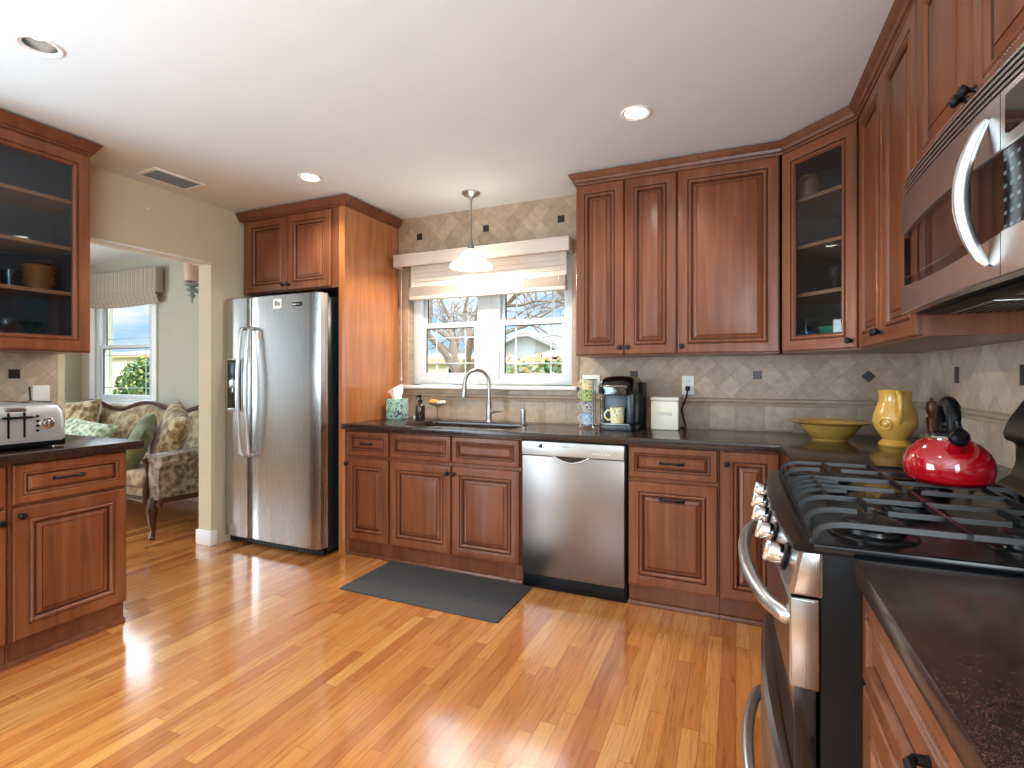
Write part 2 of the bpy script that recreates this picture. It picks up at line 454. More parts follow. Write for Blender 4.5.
def tag(o, label, cat, group=None):
    o['label'] = label; o['category'] = cat
    if group: o['group'] = group
    return o
def thing(name, label, cat, loc=(0, 0, 0), rz=0, group=None):
    o = bpy.data.objects.new(name, None); COL.objects.link(o); o.location = loc; o.rotation_euler = (0, 0, rz)
    o.empty_display_size = .05
    return tag(o, label, cat, group)
def struct(o): o['kind'] = 'structure'; return o
def _text_curve(body, name, parent, loc, rot, size, m, depth=.0004, align='CENTER'):
    c = bpy.data.curves.new(name, 'FONT'); c.body = body; c.size = size; c.extrude = depth; c.align_x = align; c.align_y = 'CENTER'
    o = bpy.data.objects.new(name, c); COL.objects.link(o); c.materials.append(MATS[m])
    bpy.context.view_layer.update()
    me = bpy.data.meshes.new_from_object(o.evaluated_get(bpy.context.evaluated_depsgraph_get()))
    bpy.data.objects.remove(o); bpy.data.curves.remove(c)
    o = bpy.data.objects.new(name, me); COL.objects.link(o)
    o.parent = parent; o.location = loc; o.rotation_euler = rot
    return o
text = _text_curve
def copy_tree(o, parent=None):
    c = o.copy(); COL.objects.link(c)
    if parent is not None: c.parent = parent
    for ch in [x for x in COL.objects if x.parent == o]: copy_tree(ch, c)
    return c

# ------------------------------------------------------------------ the setting
CZ = 2.445                      # ceiling
XL, XR, YB, YF = -3.45, .89, 3.36, -2.2
LX = -6.74                      # living room side wall
m = MB(); m.box(LX-.2, XR+.2, YF-.2, YB+.2, -.12, 0, 'oak_floor'); struct(m.build('floor'))

CANS = [(-2.372, 1.051), (-.428, 2.43), (-2.416, 2.416)]
def circ(x, y, r, n=28): return [(x+r*math.cos(2*PI*k/n), y+r*math.sin(2*PI*k/n)) for k in range(n)]
m = MB(); m.holed([(LX-.2, YF-.2), (XR+.2, YF-.2), (XR+.2, YB+.2), (LX-.2, YB+.2)], [circ(x, y, .054) for x, y in CANS], CZ, CZ+.004, 'ceiling_paint')
m.box(LX-.2, XR+.2, YF-.2, YB+.2, CZ+.14, CZ+.2, 'ceiling_paint')
struct(m.build('ceiling', smooth=0))

# kitchen window opening and living room window opening in the back wall
WX0, WX1, WZ0, WZ1 = -2.345, -1.02, 1.146, 2.10
VX0, VX1, VZ0, VZ1 = -6.47, -5.47, .93, 2.24
def wall_with_opening(name, x0, x1, mat, o=None, y0=YB, y1=YB+.17, acc=()):
    m = MB()
    if o:
        a, b, c, d = o
        m.box(x0, a, y0, y1, 0, CZ+.1, mat); m.box(b, x1, y0, y1, 0, CZ+.1, mat)
        m.box(a, b, y0, y1, 0, c, mat); m.box(a, b, y0, y1, d, CZ+.1, mat)
    else: m.box(x0, x1, y0, y1, 0, CZ+.1, mat)
    for (x, z, r) in acc:
        b2 = .024; M = Matrix.Translation((x, y0, z)) @ Matrix.Rotation(R(r), 4, 'Y')
        m.box(-b2, b2, -.003, .002, -b2, b2, 'tile_accent', .001, 1, M)
    return struct(m.build(name, smooth=0))
wall_with_opening('wall_back', -3.52, XR+.15, 'tile_back', (WX0, WX1, WZ0, WZ1),
                  acc=[(-2.244, 2.292, 0), (-1.671, 2.292, 0), (-1.098, 2.292, 0), (-.604, 1.225, 0), (.116, 1.223, 0), (.665, 1.215, 45)])
wall_with_opening('wall_back_living', LX-.2, -3.52, 'wall_pale', (VX0, VX1, VZ0, VZ1))
m = MB(); m.box(XR, XR+.15, YF-.2, -1.9, 0, CZ+.1, 'wall_tan'); m.box(XR, XR+.15, -.6, YB, 0, CZ+.1, 'tile_right_lit'); m.box(XR, XR+.15, -1.9, -.6, 0, .9, 'wall_tan'); m.box(XR, XR+.15, -1.9, -.6, 2.1, CZ+.1, 'wall_tan')
for y, z in ((2.85, 1.222), (2.277, 1.222)):
    m.box(XR-.003, XR+.002, y-.024, y+.024, z-.036, z+.036, 'tile_accent', .001, 1)
struct(m.build('wall_right', smooth=0))
m = MB(); JY0, JY1, HZ = 1.637, 2.515, 2.03
m.box(XL-.13, XL, YF-.2, -1.62, 0, CZ+.1, 'wall_tan'); m.box(XL-.13, XL, .12, JY0, 0, CZ+.1, 'wall_tan'); m.box(XL-.13, XL, -1.62, .12, 2.06, CZ+.1, 'wall_tan'); m.box(XL-.13, XL, JY1, YB, 0, CZ+.1, 'wall_tan'); m.box(XL-.13, XL, JY0, JY1, HZ, CZ+.1, 'wall_tan')
struct(m.build('wall_left', smooth=0))
m = MB(); m.box(XL-.132, XL+.002, JY0-.002, JY1+.002, HZ-.014, HZ, 'white_paint', .002)
struct(m.build('trim_1'))
m = MB()                                     # unseen door frame put round the door fill lamps
for a, b in ((-1.62, -1.56), (.06, .12)): m.box(XL-.10, XL-.02, a, b, 0, 2.06, 'white_vinyl', .004)
m.box(XL-.10, XL-.02, -1.56, .06, 2.0, 2.06, 'white_vinyl', .004); struct(m.build('door_2'))
# wall behind the camera with a wide opening made for the fill lamp, and the living room's other walls
m = MB(); m.box(XL, -1.2, YF-.15, YF, 0, CZ+.1, 'wall_tan'); m.box(.8, XR, YF-.15, YF, 0, CZ+.1, 'wall_tan')
m.box(-1.2, .8, YF-.15, YF, 0, .7, 'wall_tan'); m.box(-1.2, .8, YF-.15, YF, 2.3, CZ+.1, 'wall_tan')
struct(m.build('wall_front', smooth=0))
m = MB(); m.box(LX-.15, LX, 2.95, YB, 0, CZ+.1, 'wall_pale'); m.box(LX-.15, LX, -.6, .25, 0, CZ+.1, 'wall_pale'); m.box(LX-.15, LX, 1.75, 2.05, 0, CZ+.1, 'wall_pale'); m.box(LX-.15, LX, .25, 1.75, 0, .75, 'wall_pale'); m.box(LX-.15, LX, .25, 1.75, 2.15, CZ+.1, 'wall_pale'); m.box(LX-.15, LX, 2.05, 2.95, 2.05, CZ+.1, 'wall_pale')
struct(m.build('wall_living_left', smooth=0))
m = MB(); m.box(LX, -6.25, -.65, -.5, 0, CZ+.1, 'wall_pale'); m.box(-3.95, XL-.13, -.65, -.5, 0, CZ+.1, 'wall_pale')
m.box(-6.25, -3.95, -.65, -.5, 0, .8, 'wall_pale'); m.box(-6.25, -3.95, -.65, -.5, 2.2, CZ+.1, 'wall_pale')
struct(m.build('wall_living_front', smooth=0))
m = MB(); m.box(LX-.06, LX-.02, 2.05, 2.95, 0, 2.05, 'slate_door', .003)
d = m.build('door_1'); struct(d)
m = MB()
for a, b in ((1.97, 2.05), (2.95, 3.03)): m.box(LX, LX+.018, a, b, 0, 2.13, 'wall_tan', .003)
m.box(LX, LX+.018, 1.97, 3.03, 2.05, 2.13, 'wall_tan', .003); m.build('casing', d)

# baseboards
m = MB(); m.box(XL-.145, XL+.014, JY1-.014, JY1+.04, 0, .105, 'white_paint', .004); struct(m.build('baseboard_left'))
m = MB(); m.box(LX, XL-.13, YB-.014, YB, 0, .105, 'white_paint', .004); struct(m.build('baseboard_living'))
# tile rail (chair rail) along the back and right walls, pale strip closing the left backsplash
def rail(name, axis, a, b, face, zc):
    prof = [(0, -.024), (-.008, -.022), (-.010, -.012), (-.006, -.008), (-.015, .004), (-.015, .012), (-.006, .020), (0, .022)]
    m = MB()
    if axis == 'x': rings = [[(x, face+d, zc+z) for d, z in prof] for x in (a, b)]
    else: rings = [[(face+d, y, zc+z) for d, z in prof] for y in (a, b)]
    m.loft(rings, 'tile_rail'); struct(m.build(name))
rail('trim_2', 'x', -2.43, XR, YB, 1.062)
rail('trim_3', 'y', 2.0, YB, XR, 1.062)
m = MB(); m.box(XL, XL+.012, .2, 1.60, .895, 1.34, 'tile_left_lit')
m.box(XL+.011, XL+.014, 1.415-.024, 1.415+.024, 1.204, 1.252, 'tile_accent', .001, 1)
struct(m.build('trim_4', smooth=0))
m = MB(); m.box(XL, XL+.012, 1.601, 1.637, .895, 1.34, 'wall_tan', .004); struct(m.build('trim_5'))

# ---- windows
def hung_window(name, x0, x1, z0, z1, zm, y, fr=.05, grid=True, jamb=True):
    """one vinyl sash pair in the opening x0..x1; children: frame, sash (> pane, muntin)"""
    m = MB(); t = fr
    m.box(x0, x0+t, y-.02, y+.07, z0, z1, 'white_vinyl', .004); m.box(x1-t, x1, y-.02, y+.07, z0, z1, 'white_vinyl', .004)
    m.box(x0+t-.002, x1-t+.002, y-.02, y+.07, z0, z0+t*.7, 'white_vinyl', .004); m.box(x0+t-.002, x1-t+.002, y-.02, y+.07, z1-t, z1, 'white_vinyl', .004)
    root = m.build(name)
    struct(root)
    for k, (a, b, yy) in enumerate(((z0+t*.7, zm+.02, y-.005), (zm-.02, z1-t, y+.03))):
        s = .04 if k == 0 else .032
        xa, xb = x0+t, x1-t
        m = MB(); m.box(xa, xa+s, yy, yy+.028, a, b, 'white_vinyl', .004); m.box(xb-s, xb, yy, yy+.028, a, b, 'white_vinyl', .004)
        m.box(xa+s-.002, xb-s+.002, yy, yy+.028, a, a+s, 'white_vinyl', .004); m.box(xa+s-.002, xb-s+.002, yy, yy+.028, b-s, b, 'white_vinyl', .004)
        q0, q1, q2, q3 = xa+s, xb-s, a+s, b-s                # dark strips along the left and top glass edges
        m.box(q0, q0+.006, yy+.002, yy+.012, q2, q3, 'black_satin'); m.box(q0, q1, yy+.002, yy+.012, q3-.006, q3, 'black_satin')
        if k == 0:
            m.box((xa+xb)/2-.03, (xa+xb)/2+.03, yy-.008, yy+.002, a+.01, a+.022, 'white_vinyl', .002)
        sash = m.build('sash', root)
        m = MB(); m.box(xa+s-.004, xb-s+.004, yy+.010, yy+.013, a+s-.004, b-s+.004, 'pane'); m.build('pane', sash, smooth=0)
        if grid:
            m = MB(); yq0, yq1 = yy+.0145, yy+.0195
            zq = [b-s-.075, a+s+.075] if k == 0 else [b-s-.10, a+s+.075]
            for zz in zq: m.box(xa+s-.002, xb-s+.002, yq0, yq1, zz-.004, zz+.004, 'white_vinyl')
            for xx in (xa+s+.085, xb-s-.085): m.box(xx-.004, xx+.004, yq0, yq1, a+s-.002, b-s+.002, 'white_vinyl')
            m.build('muntin', sash, smooth=0)
    return root
w1 = hung_window('window_1', WX0, -1.70, WZ0+.005, WZ1, 1.607, YB+.085, .07)
w2 = hung_window('window_2', -1.66, WX1, WZ0+.005, WZ1, 1.607, YB+.085, .06)
m = MB(); m.box(-1.705, -1.655, YB+.06, YB+.155, WZ0+.005, WZ1, 'white_vinyl', .004); struct(m.build('trim_6'))
m = MB(); m.box(-2.40, -.975, YB-.045, YB+.07, 1.120, 1.146, 'white_paint', .006); struct(m.build('trim_7'))
m = MB()                                     # plaster return on the sides of the opening
m.box(WX0-.055, WX0, YB-.006, YB+.06, 1.147, 2.05, 'tile_rail', .003); m.box(WX1, WX1+.05, YB-.006, YB+.06, 1.147, 2.05, 'tile_rail', .003); struct(m.build('trim_8'))
w3 = hung_window('window_3', VX0, VX1, VZ0+.002, VZ1, 1.53, YB+.025, .06)
m = MB()
m.box(VX0-.08, VX0, YB-.022, YB, .86, 2.32, 'white_paint', .004); m.box(VX1, VX1+.07, YB-.022, YB, .86, 2.32, 'white_paint', .004)
m.box(VX0-.10, VX1+.09, YB-.05, YB+.06, .895, .932, 'white_paint', .005); struct(m.build('trim_9'))

# ------------------------------------------------------------------ outdoors
m = MB(); m.box(-70, 40, YB+.6, 70, -.5, -.35, 'lawn'); g = m.build('ground'); struct(g)
def house(name, label, x0, x1, y0, y1, z1, ridge, wallm, roofm, gable_x=True, win=()):
    t = thing(name, label, 'building', ((x0+x1)/2, y0, -.35))
    cx = (x0+x1)/2; w = (x1-x0)/2; d = y1-y0; h = z1+.35; rz = ridge+.35
    m = MB()
    if gable_x: m.prism([(-w, 0), (w, 0), (w, h), (0, rz), (-w, h)], 0, d, wallm, 'y')
    else: m.box(-w, w, 0, d, 0, h, wallm)
    m.build('wall', t, smooth=0)
    m = MB(); e = .35
    if gable_x:
        s = (rz-h)/w
        for sg in (-1, 1): m.prism([(sg*(w+e), h-s*e+.02), (0, rz+.02), (0, rz+.17), (sg*(w+e), h-s*e+.17)], -.4, d+.4, roofm, 'y')
    else:
        rings = [[(-w-e, -e, h), (w+e, -e, h), (w+e, d+e, h), (-w-e, d+e, h)], [(-w-e, -e, h+.14), (w+e, -e, h+.14), (w+e, d+e, h+.14), (-w-e, d+e, h+.14)],
                 [(-w*.45, d*.45, rz), (w*.45, d*.45, rz), (w*.45, d*.55, rz), (-w*.45, d*.55, rz)]]
        m.loft(rings, roofm)
    m.build('roof', t, smooth=0)
    for (a, b, c, e_) in win:
        m = MB(); m.box(a, b, -.05, .02, c+.35, e_+.35, 'white_vinyl', .01); f = m.build('window', t)
        m = MB(); m.box(a+.06, b-.06, -.06, -.04, c+.41, e_+.29, 'dark_glass'); m.build('pane', f, smooth=0)
    return t
house('house', 'grey sided house with a pointed gable beyond the yard', -10.0, -6.1, 20, 24, 2.0, 2.95, 'siding_grey', 'roof_grey')
house('bungalow', 'low house with tan hipped roof beyond the hedge', -4.95, -1.2, 13.5, 18, 1.60, 2.3, 'stucco', 'roof_tan', False)
house('garage', 'cream garage behind the bare branching tree', -12.2, -7.4, 14.5, 18.5, 1.62, 2.0, 'stucco', 'roof_tan', False, win=[(1.2, 2.3, .9, 1.5), (-1.2, -.2, .9, 1.5)])
house('apartment_house', 'tan stucco house outside the living room window', -33, -22.5, 16.5, 24, 2.15, 2.8, 'stucco', 'roof_tan', False, win=[(3.9, 4.6, .6, 1.5)])

def leafy(m, c, r, n, mats, size=.12, seed=1):
    rnd = random.Random(seed)
    for k in range(n):
        d = Vector((rnd.gauss(0, 1), rnd.gauss(0, 1), rnd.gauss(0, 1))).normalized()*(rnd.random()**.4)
        p = Vector(c)+Vector((d.x*r[0], d.y*r[1], d.z*r[2]))
        a = Vector((rnd.gauss(0, 1), rnd.gauss(0, 1), rnd.gauss(0, 1))).normalized(); b = a.orthogonal().normalized()
        s = size*(.6+rnd.random()*.8)
        m.quad([p+a*s, p+b*s*.5, p-a*s, p-b*s*.5], mats[int(rnd.random()*len(mats))])
m = MB()
for k in range(9): leafy(m, (-5.7+k*.36, 11.4, .62), (.34, .4, 1.12), 520, ['leaf_green', 'leaf_yellow', 'leaf_yellow', 'leaf_rust'] if k < 5 else ['leaf_green'], .07, k)
h = m.build('hedge', smooth=0, recalc=False); tag(h, 'clipped green hedge with rust tips in front of the tan roofed house', 'hedge')
def bare_tree(name, label, base, h, seed, spread=1.0, lean=(0, 0), r0=.13, depth=6):
    rnd = random.Random(seed); t = thing(name, label, 'tree', base); m = MB()
    tr = [Vector((0, 0, -.05)), Vector((lean[0]*.4, lean[1]*.4, h*.5)), Vector((lean[0], lean[1], h))]
    m.tube(tr, [r0*1.3, r0*1.05, r0*.9], 'bark', 8); m.build('trunk', t)
    m = MB()
    def grow(p, d, L, r, lv):
        q = p+d*L*.5+Vector((rnd.gauss(0, .05), rnd.gauss(0, .05), rnd.gauss(0, .03)))*L; e = p+d*L
        m.tube([p, q, e], [r, r*.85, r*.68], 'bark', 6 if lv < 3 else 4)
        if lv >= depth: return
        for k in range(2 if lv and rnd.random() < .55 else 3):
            nd = (d+Vector((rnd.gauss(0, .55)*spread, rnd.gauss(0, .4)*spread, rnd.gauss(.12, .38)))).normalized()
            grow(e, nd, L*(.66+rnd.random()*.2), r*.62, lv+1)
    for k in range(4):
        d = Vector((math.cos(k*1.7+.4)*.9, math.sin(k*1.7+.4)*.6, .75+rnd.random()*.4)).normalized()
        grow(tr[2], d, .75+rnd.random()*.3, r0*.72, 1)
    m.build('branches', t)
    return t
bare_tree('bare_tree', 'bare branching tree close outside the sink window', (-4.75, 8.2, -.35), 1.55, 11, 1.2, (.12, 0), .11, 7)
bare_tree('bare_tree', 'slender bare tree in front of the grey gabled house', (-1.2, 6.6, -.35), 1.9, 5, 1.25, (-.25, 0), .075, 6)
bare_tree('bare_tree', 'bare street tree far behind the cream garage', (-12.3, 22, -.35), 2.2, 23, 1.2, (0, 0), .16, 5)
t = thing('bush', 'dense green bush outside the living room window', 'bush', (-13.75, 8.3, -.35))
m = MB(); m.tube([(0, 0, 0), (.05, 0, .8), (0, 0, 1.4)], [.06, .05, .03], 'bark', 6); m.build('stem', t)
m = MB(); leafy(m, (0, 0, 1.05), (.72, .7, 1.0), 3600, ['leaf_green', 'leaf_green', 'leaf_green', 'leaf_yellow'], .06, 3); m.build('foliage', t, smooth=0, recalc=False)
t = thing('evergreen', 'dark round tree rising behind the green bush', 'tree', (-16.6, 11, -.35))
m = MB(); m.tube([(0, 0, 0), (0, 0, 1.5)], [.1, .07], 'bark', 6); m.build('trunk', t)
m = MB(); leafy(m, (0, 0, 1.75), (.75, .7, .85), 2200, ['leaf_green'], .07, 4); m.build('foliage', t, smooth=0, recalc=False)

# ------------------------------------------------------------------ cabinets
def loop_rect(x0, x1, z0, z1, d, y):
    return [(x0+d, y, z0+d), (x1-d, y, z0+d), (x1-d, y, z1-d), (x0+d, y, z1-d)]
def raised_front(m, x0, x1, z0, z1, fr=.062, th=.021, wood_='cherry', rope=False, glass=False, y0=0.0):
    """mitred frame, glazed grooves and (unless glazed) a raised centre panel; front towards -y"""
    k = min(1.0, min(x1-x0, z1-z0)/.26)
    f = (fr+.012)*k; Y = lambda a: y0-th+a
    P = [(0, y0, wood_), (0, Y(.007), wood_), (.0015, Y(.003), wood_), (.005, Y(.0005), wood_), (.009, Y(0), wood_), (f*.62, Y(0), wood_), (f*.69, Y(.0015), wood_),
         (f*.71, Y(.006), 'glaze'), (f*.76, Y(.006), 'glaze'), (f*.77, Y(.003), wood_), (f*.80, Y(.0005), wood_), (f*.85, Y(-.0015), wood_), (f*.91, Y(-.0005), wood_), (f*.96, Y(.003), wood_), (f, Y(.008), wood_)]
    if glass:
        P += [(f+.004, Y(.010), 'glaze'), (f+.004, y0-.004, wood_)]
        f += .0
    else:
        P += [(f+.002*k, Y(.012), 'glaze'), (f+.008*k, Y(.012), 'glaze'), (f+.009*k, Y(.0105), wood_), (f+.024*k, Y(.0045), wood_)]
        if k > .75: P += [(f+.0245*k, Y(.006), 'glaze'), (f+.0275*k, Y(.006), 'glaze'), (f+.028*k, Y(.003), wood_), (f+.030*k, Y(.0025), wood_)]
        else: P += [(f+.026*k, Y(.003), wood_)]
    prev = None
    for (d, y, mt) in P:
        r = [m.bm.verts.new(p) for p in loop_rect(x0, x1, z0, z1, d, y)]
        if prev:
            for q in range(4):
                m.bm.faces.new((prev[q], prev[(q+1) % 4], r[(q+1) % 4], r[q])).material_index = m.mi(mt)
        prev = r
    if glass:
        d = f+.004; back = [m.bm.verts.new(p) for p in loop_rect(x0, x1, z0, z1, 0, y0)]
        for q in range(4):
            m.bm.faces.new((prev[q], prev[(q+1) % 4], back[(q+1) % 4], back[q])).material_index = m.mi(wood_)
    else:
        m.bm.faces.new(prev).material_index = m.mi(wood_)
    if rope:
        d = f*.735; yb = y0-th+.0045; xa, xb, za, zb = x0+d, x1-d, z0+d, z1-d; st = .0105
        pts = []
        nx = max(1, int((xb-xa)/st)); nz = max(1, int((zb-za)/st))
        for q in range(nx+1):
            x = xa+(xb-xa)*q/nx; pts += [(x, za, 0), (x, zb, 0)]
        for q in range(1, nz):
            z = za+(zb-za)*q/nz; pts += [(xa, z, 1), (xb, z, 1)]
        for (x, z, ax) in pts:
            b2 = bmesh.new(); bmesh.ops.create_icosphere(b2, subdivisions=1, radius=.0042)
            sc = (1.15, 1, .9) if ax == 0 else (.9, 1, 1.15)
            bmesh.ops.transform(b2, matrix=Matrix.Translation((x, yb, z)) @ Matrix.Rotation(R(35), 4, 'Y') @ Matrix.Diagonal((*sc, 1)), verts=b2.verts)
            m.merge(b2, wood_)
    return f
def knob(parent, x, z, y=-.021, r=.0145):
    m = MB(); M = Matrix.Translation((x, y, z)) @ Matrix.Rotation(R(90), 4, 'X')
    m.lathe([(.0075, -.002), (.0095, 0), (.006, .004), (.0055, .012), (.010, .016), (r, .022), (r*.98, .027), (r*.7, .031), (.002, .0325)], (0, 0, 0), 'knob_bronze', 16, M)
    return m.build('knob', parent)
def pull(parent, x, z, L=.096, y=-.021):
    m = MB()
    pts = [(x-L/2, y+.002, z), (x-L/2, y-.018, z), (x-L/2+.012, y-.026, z+.001), (x, y-.030, z+.003), (x+L/2-.012, y-.026, z+.001), (x+L/2, y-.018, z), (x+L/2, y+.002, z)]
    m.tube(pts, [.0075, .006, .0065, .0055, .0065, .006, .0075], 'knob_bronze', 10)
    for s in (-1, 1): m.lathe([(.011, 0), (.011, .003), (.007, .005)], (0, 0, 0), 'knob_bronze', 14, Matrix.Translation((x+s*L/2, y, z)) @ Matrix.Rotation(R(90), 4, 'X'))
    return m.build('pull', parent)
def door_part(parent, x0, x1, z0, z1, kn=None, pl=None, rope=False, name='door', glass=False):
    m = MB(); f = raised_front(m, x0, x1, z0, z1, rope=rope, glass=glass)
    d = m.build(name, parent, smooth=20)
    if glass:
        m = MB(); m.box(x0+f, x1-f, -.010, -.007, z0+f, z1-f, 'cabinet_pane'); m.build('pane', d, smooth=0)
    if kn: knob(d, kn[0], kn[1], -.021)
    if pl: pull(d, pl[0], pl[1], pl[2] if len(pl) > 2 else .096, pl[3] if len(pl) > 3 else -.021)
    return d
G = .004
def base_cabinet(label, loc, rz, w, fronts, depth=.588, top=.853, toe=True, side_r=False, rope=False, shoe=(0, 0)):
    t = thing('base_cabinet', label, 'cabinet', loc, rz)
    m = MB()
    if 'sink' in label and 'wide' in label:           # open topped carcass round the sink bowls
        m.box(0, w, 0, depth, .105, .60, 'cherry', .001, 1); m.box(0, w, 0, .018, .60, top, 'cherry'); m.box(0, .018, .018, depth, .60, top, 'cherry'); m.box(w-.018, w, .018, depth, .60, top, 'cherry')
    else: m.box(0, w, 0, depth, .105, top, 'cherry', .001, 1)
    m.box(.0, w, .022, depth, 0, .106, 'cherry_edge')
    m.build('carcass', t)
    if toe:
        m = MB(); prof = [(.022, 0), (.004, 0), (.004, .010), (.010, .020), (.022, .024)]
        m.loft([[(x, y, z) for y, z in prof] for x in (-shoe[0], w+shoe[1])], 'cherry_edge'); m.build('shoe_molding', t)
    for f in fronts:
        n = f.get('name', 'drawer' if f.get('drawer') else 'door')
        door_part(t, f['x'][0], f['x'][1], f['z'][0], f['z'][1], f.get('knob'), f.get('pull'), rope, n)
    return t
YC = 2.766; ZD0, ZD1, ZW0, ZW1 = .118, .662, .684, .845
base_cabinet('narrow cherry base cabinet between the refrigerator panel and the sink cabinet', (-2.431, YC, 0), 0, .360,
             [dict(drawer=1, x=(.010, .352), z=(ZW0, ZW1), pull=(.175, .765, .085, -.014)), dict(x=(.010, .352), z=(ZD0, ZD1), knob=(.022, ZD1-.035))])
base_cabinet('wide cherry sink cabinet with two doors under the window', (-2.069, YC, 0), 0, .926,
             [dict(name='false_front', x=(.006, .458), z=(ZW0, ZW1)), dict(name='false_front', x=(.468, .918), z=(ZW0, ZW1)),
              dict(x=(.006, .458), z=(ZD0, ZD1), knob=(.440, ZD1-.045)), dict(x=(.468, .918), z=(ZD0, ZD1), knob=(.486, ZD1-.045))])
base_cabinet('cherry base cabinet with one drawer and a pull out door beside the dishwasher', (-.528, YC, 0), 0, .452,
             [dict(drawer=1, x=(.006, .444), z=(ZW0, ZW1), pull=(.225, .765, .11, -.014)), dict(x=(.006, .444), z=(ZD0, ZD1), pull=(.225, ZD1-.085, .11, -.014))])
base_cabinet('narrow full height cherry base cabinet door in the counter corner near the stove', (-.074, YC, 0), 0, .296,
             [dict(x=(.012, .262), z=(ZD0, ZW1), knob=(.032, ZW1-.06))])
base_cabinet('cherry base cabinet between the stove and the counter corner', (.246, 2.735, 0), -PI/2, .845,
             [dict(drawer=1, x=(.03, .83), z=(ZW0, ZW1), pull=(.43, .765)), dict(x=(.03, .83), z=(ZD0, ZD1), knob=(.07, .60))])
base_cabinet('cherry drawer cabinet with rope beading under the near granite counter', (.223, 1.078, 0), -PI/2, 1.30,
             [dict(drawer=1, x=(.008, .63), z=(.690, .848), pull=(.40, .772, .12, -.014)), dict(drawer=1, x=(.008, .63), z=(.40, .680), pull=(.40, .55, .12, -.014)),
              dict(drawer=1, x=(.008, .63), z=(.118, .39), pull=(.40, .26, .12, -.014)),
              dict(drawer=1, x=(.64, 1.29), z=(.690, .848), pull=(.965, .752, .12, -.014)), dict(x=(.64, 1.29), z=(.118, .680), knob=(.68, .60))], rope=True)
# left run faces +X (local x -> +Y)
base_cabinet('cherry base cabinet with rope beading beneath the toaster', (-2.771, 1.119, 0), PI/2, .452,
             [dict(drawer=1, x=(.010, .445), z=(ZW0-.004, ZW1), pull=(.205, .768, .105, -.014)), dict(x=(.010, .445), z=(ZD0-.006, ZD1+.004), knob=(.032, ZD1-.03))], depth=.65, rope=True)
base_cabinet('cherry base cabinet with rope beading cut off by the picture edge', (-2.771, .30, 0), PI/2, .817,
             [dict(drawer=1, x=(.42, .807), z=(ZW0-.004, ZW1), pull=(.62, .768)), dict(drawer=1, x=(.01, .41), z=(ZW0-.004, ZW1), pull=(.21, .768)),
              dict(x=(.42, .807), z=(ZD0-.006, ZD1+.004), knob=(.785, ZD1-.045)), dict(x=(.01, .41), z=(ZD0-.006, ZD1+.004), knob=(.385, ZD1-.045))], depth=.65, rope=True)

# ---- countertops
def rrect(x0, x1, y0, y1, r, n=6):
    P = []
    for (cx, cy, a0) in ((x1-r, y1-r, 0), (x0+r, y1-r, 90), (x0+r, y0+r, 180), (x1-r, y0+r, 270)):
        for k in range(n+1):
            a = R(a0+90*k/n); P.append((cx+r*math.cos(a), cy+r*math.sin(a)))
    return P
SX0, SX1, SY0, SY1 = -2.02, -1.24, 2.80, 3.17
def slab(name, label, outline, holes=(), z0=.856, z1=.895):
    m = MB(); m.holed(outline, list(holes), z0, z1, 'granite')
    bmesh.ops.remove_doubles(m.bm, verts=m.bm.verts, dist=1e-5)
    ed = [e for e in m.bm.edges if len(e.link_faces) == 2 and e.calc_face_angle(0) > 1.0 and abs(e.verts[0].co.z-e.verts[1].co.z) < 1e-5]
    bmesh.ops.bevel(m.bm, geom=ed, offset=.004, segments=2, profile=.5, affect='EDGES')
    o = m.build(name); return tag(o, label, 'countertop')
slab('countertop', 'long dark granite countertop with the sink, turning the corner to the stove',
     [(-2.445, 2.72), (.192, 2.72), (.192, 1.884), (.885, 1.884), (.885, 3.355), (-2.430, 3.355), (-2.430, 2.745), (-2.445, 2.742)],
     [rrect(SX0, SX1, SY0, SY1, .07)])
slab('countertop', 'near dark granite countertop on the close side of the stove', [(.192, 1.078), (.192, -.25), (.885, -.25), (.885, 1.078)])
slab('countertop', 'dark granite countertop under the toaster', [(-2.72, .25), (-2.72, 1.625), (-3.437, 1.625), (-3.437, .25)])

# ---- upper cabinets
ZU0, ZU1 = 1.338, 2.385
def upper_cabinet(label, loc, rz, w, doors, depth=.325, z0=ZU0, z1=ZU1, rope=False, bottom_rail=True):
    t = thing('wall_cabinet', label, 'cabinet', (loc[0], loc[1], z0), rz); h = z1-z0
    m = MB(); m.box(0, w, 0, depth, 0, h, 'cherry', .001, 1); m.build('carcass', t)
    for (a, b, kx, kz) in doors:
        door_part(t, a, b, .006, h-.022, (kx, kz), rope=rope)
    return t
YU = 3.03
upper_cabinet('tall cherry wall cabinet with two narrow doors beside the window', (-.893, YU, 0), 0, .590, [(.004, .292, .272, .045), (.298, .586, .318, .045)])
upper_cabinet('cherry wall cabinet with one broad door over the coffee canister', (-.302, YU, 0), 0, .512, [(.004, .508, .026, .045)])
upper_cabinet('cherry wall cabinet with two doors at the corner beside the microwave', (.520, 2.730, 0), -PI/2, .812, [(.020, .405, .385, .045), (.411, .806, .431, .045)], depth=.365)
upper_cabinet('short cherry wall cabinet above the microwave', (.520, 1.915, 0), -PI/2, .772, [(.004, .398, .378, .055), (.404, .768, .424, .055)], depth=.365, z0=1.815, rope=True)
upper_cabinet('short cherry wall cabinet above the refrigerator', (-3.405, 2.746, 0), 0, .914, [(.06, .458, .436, .045), (.464, .862, .486, .045)], depth=.60, z0=1.825)

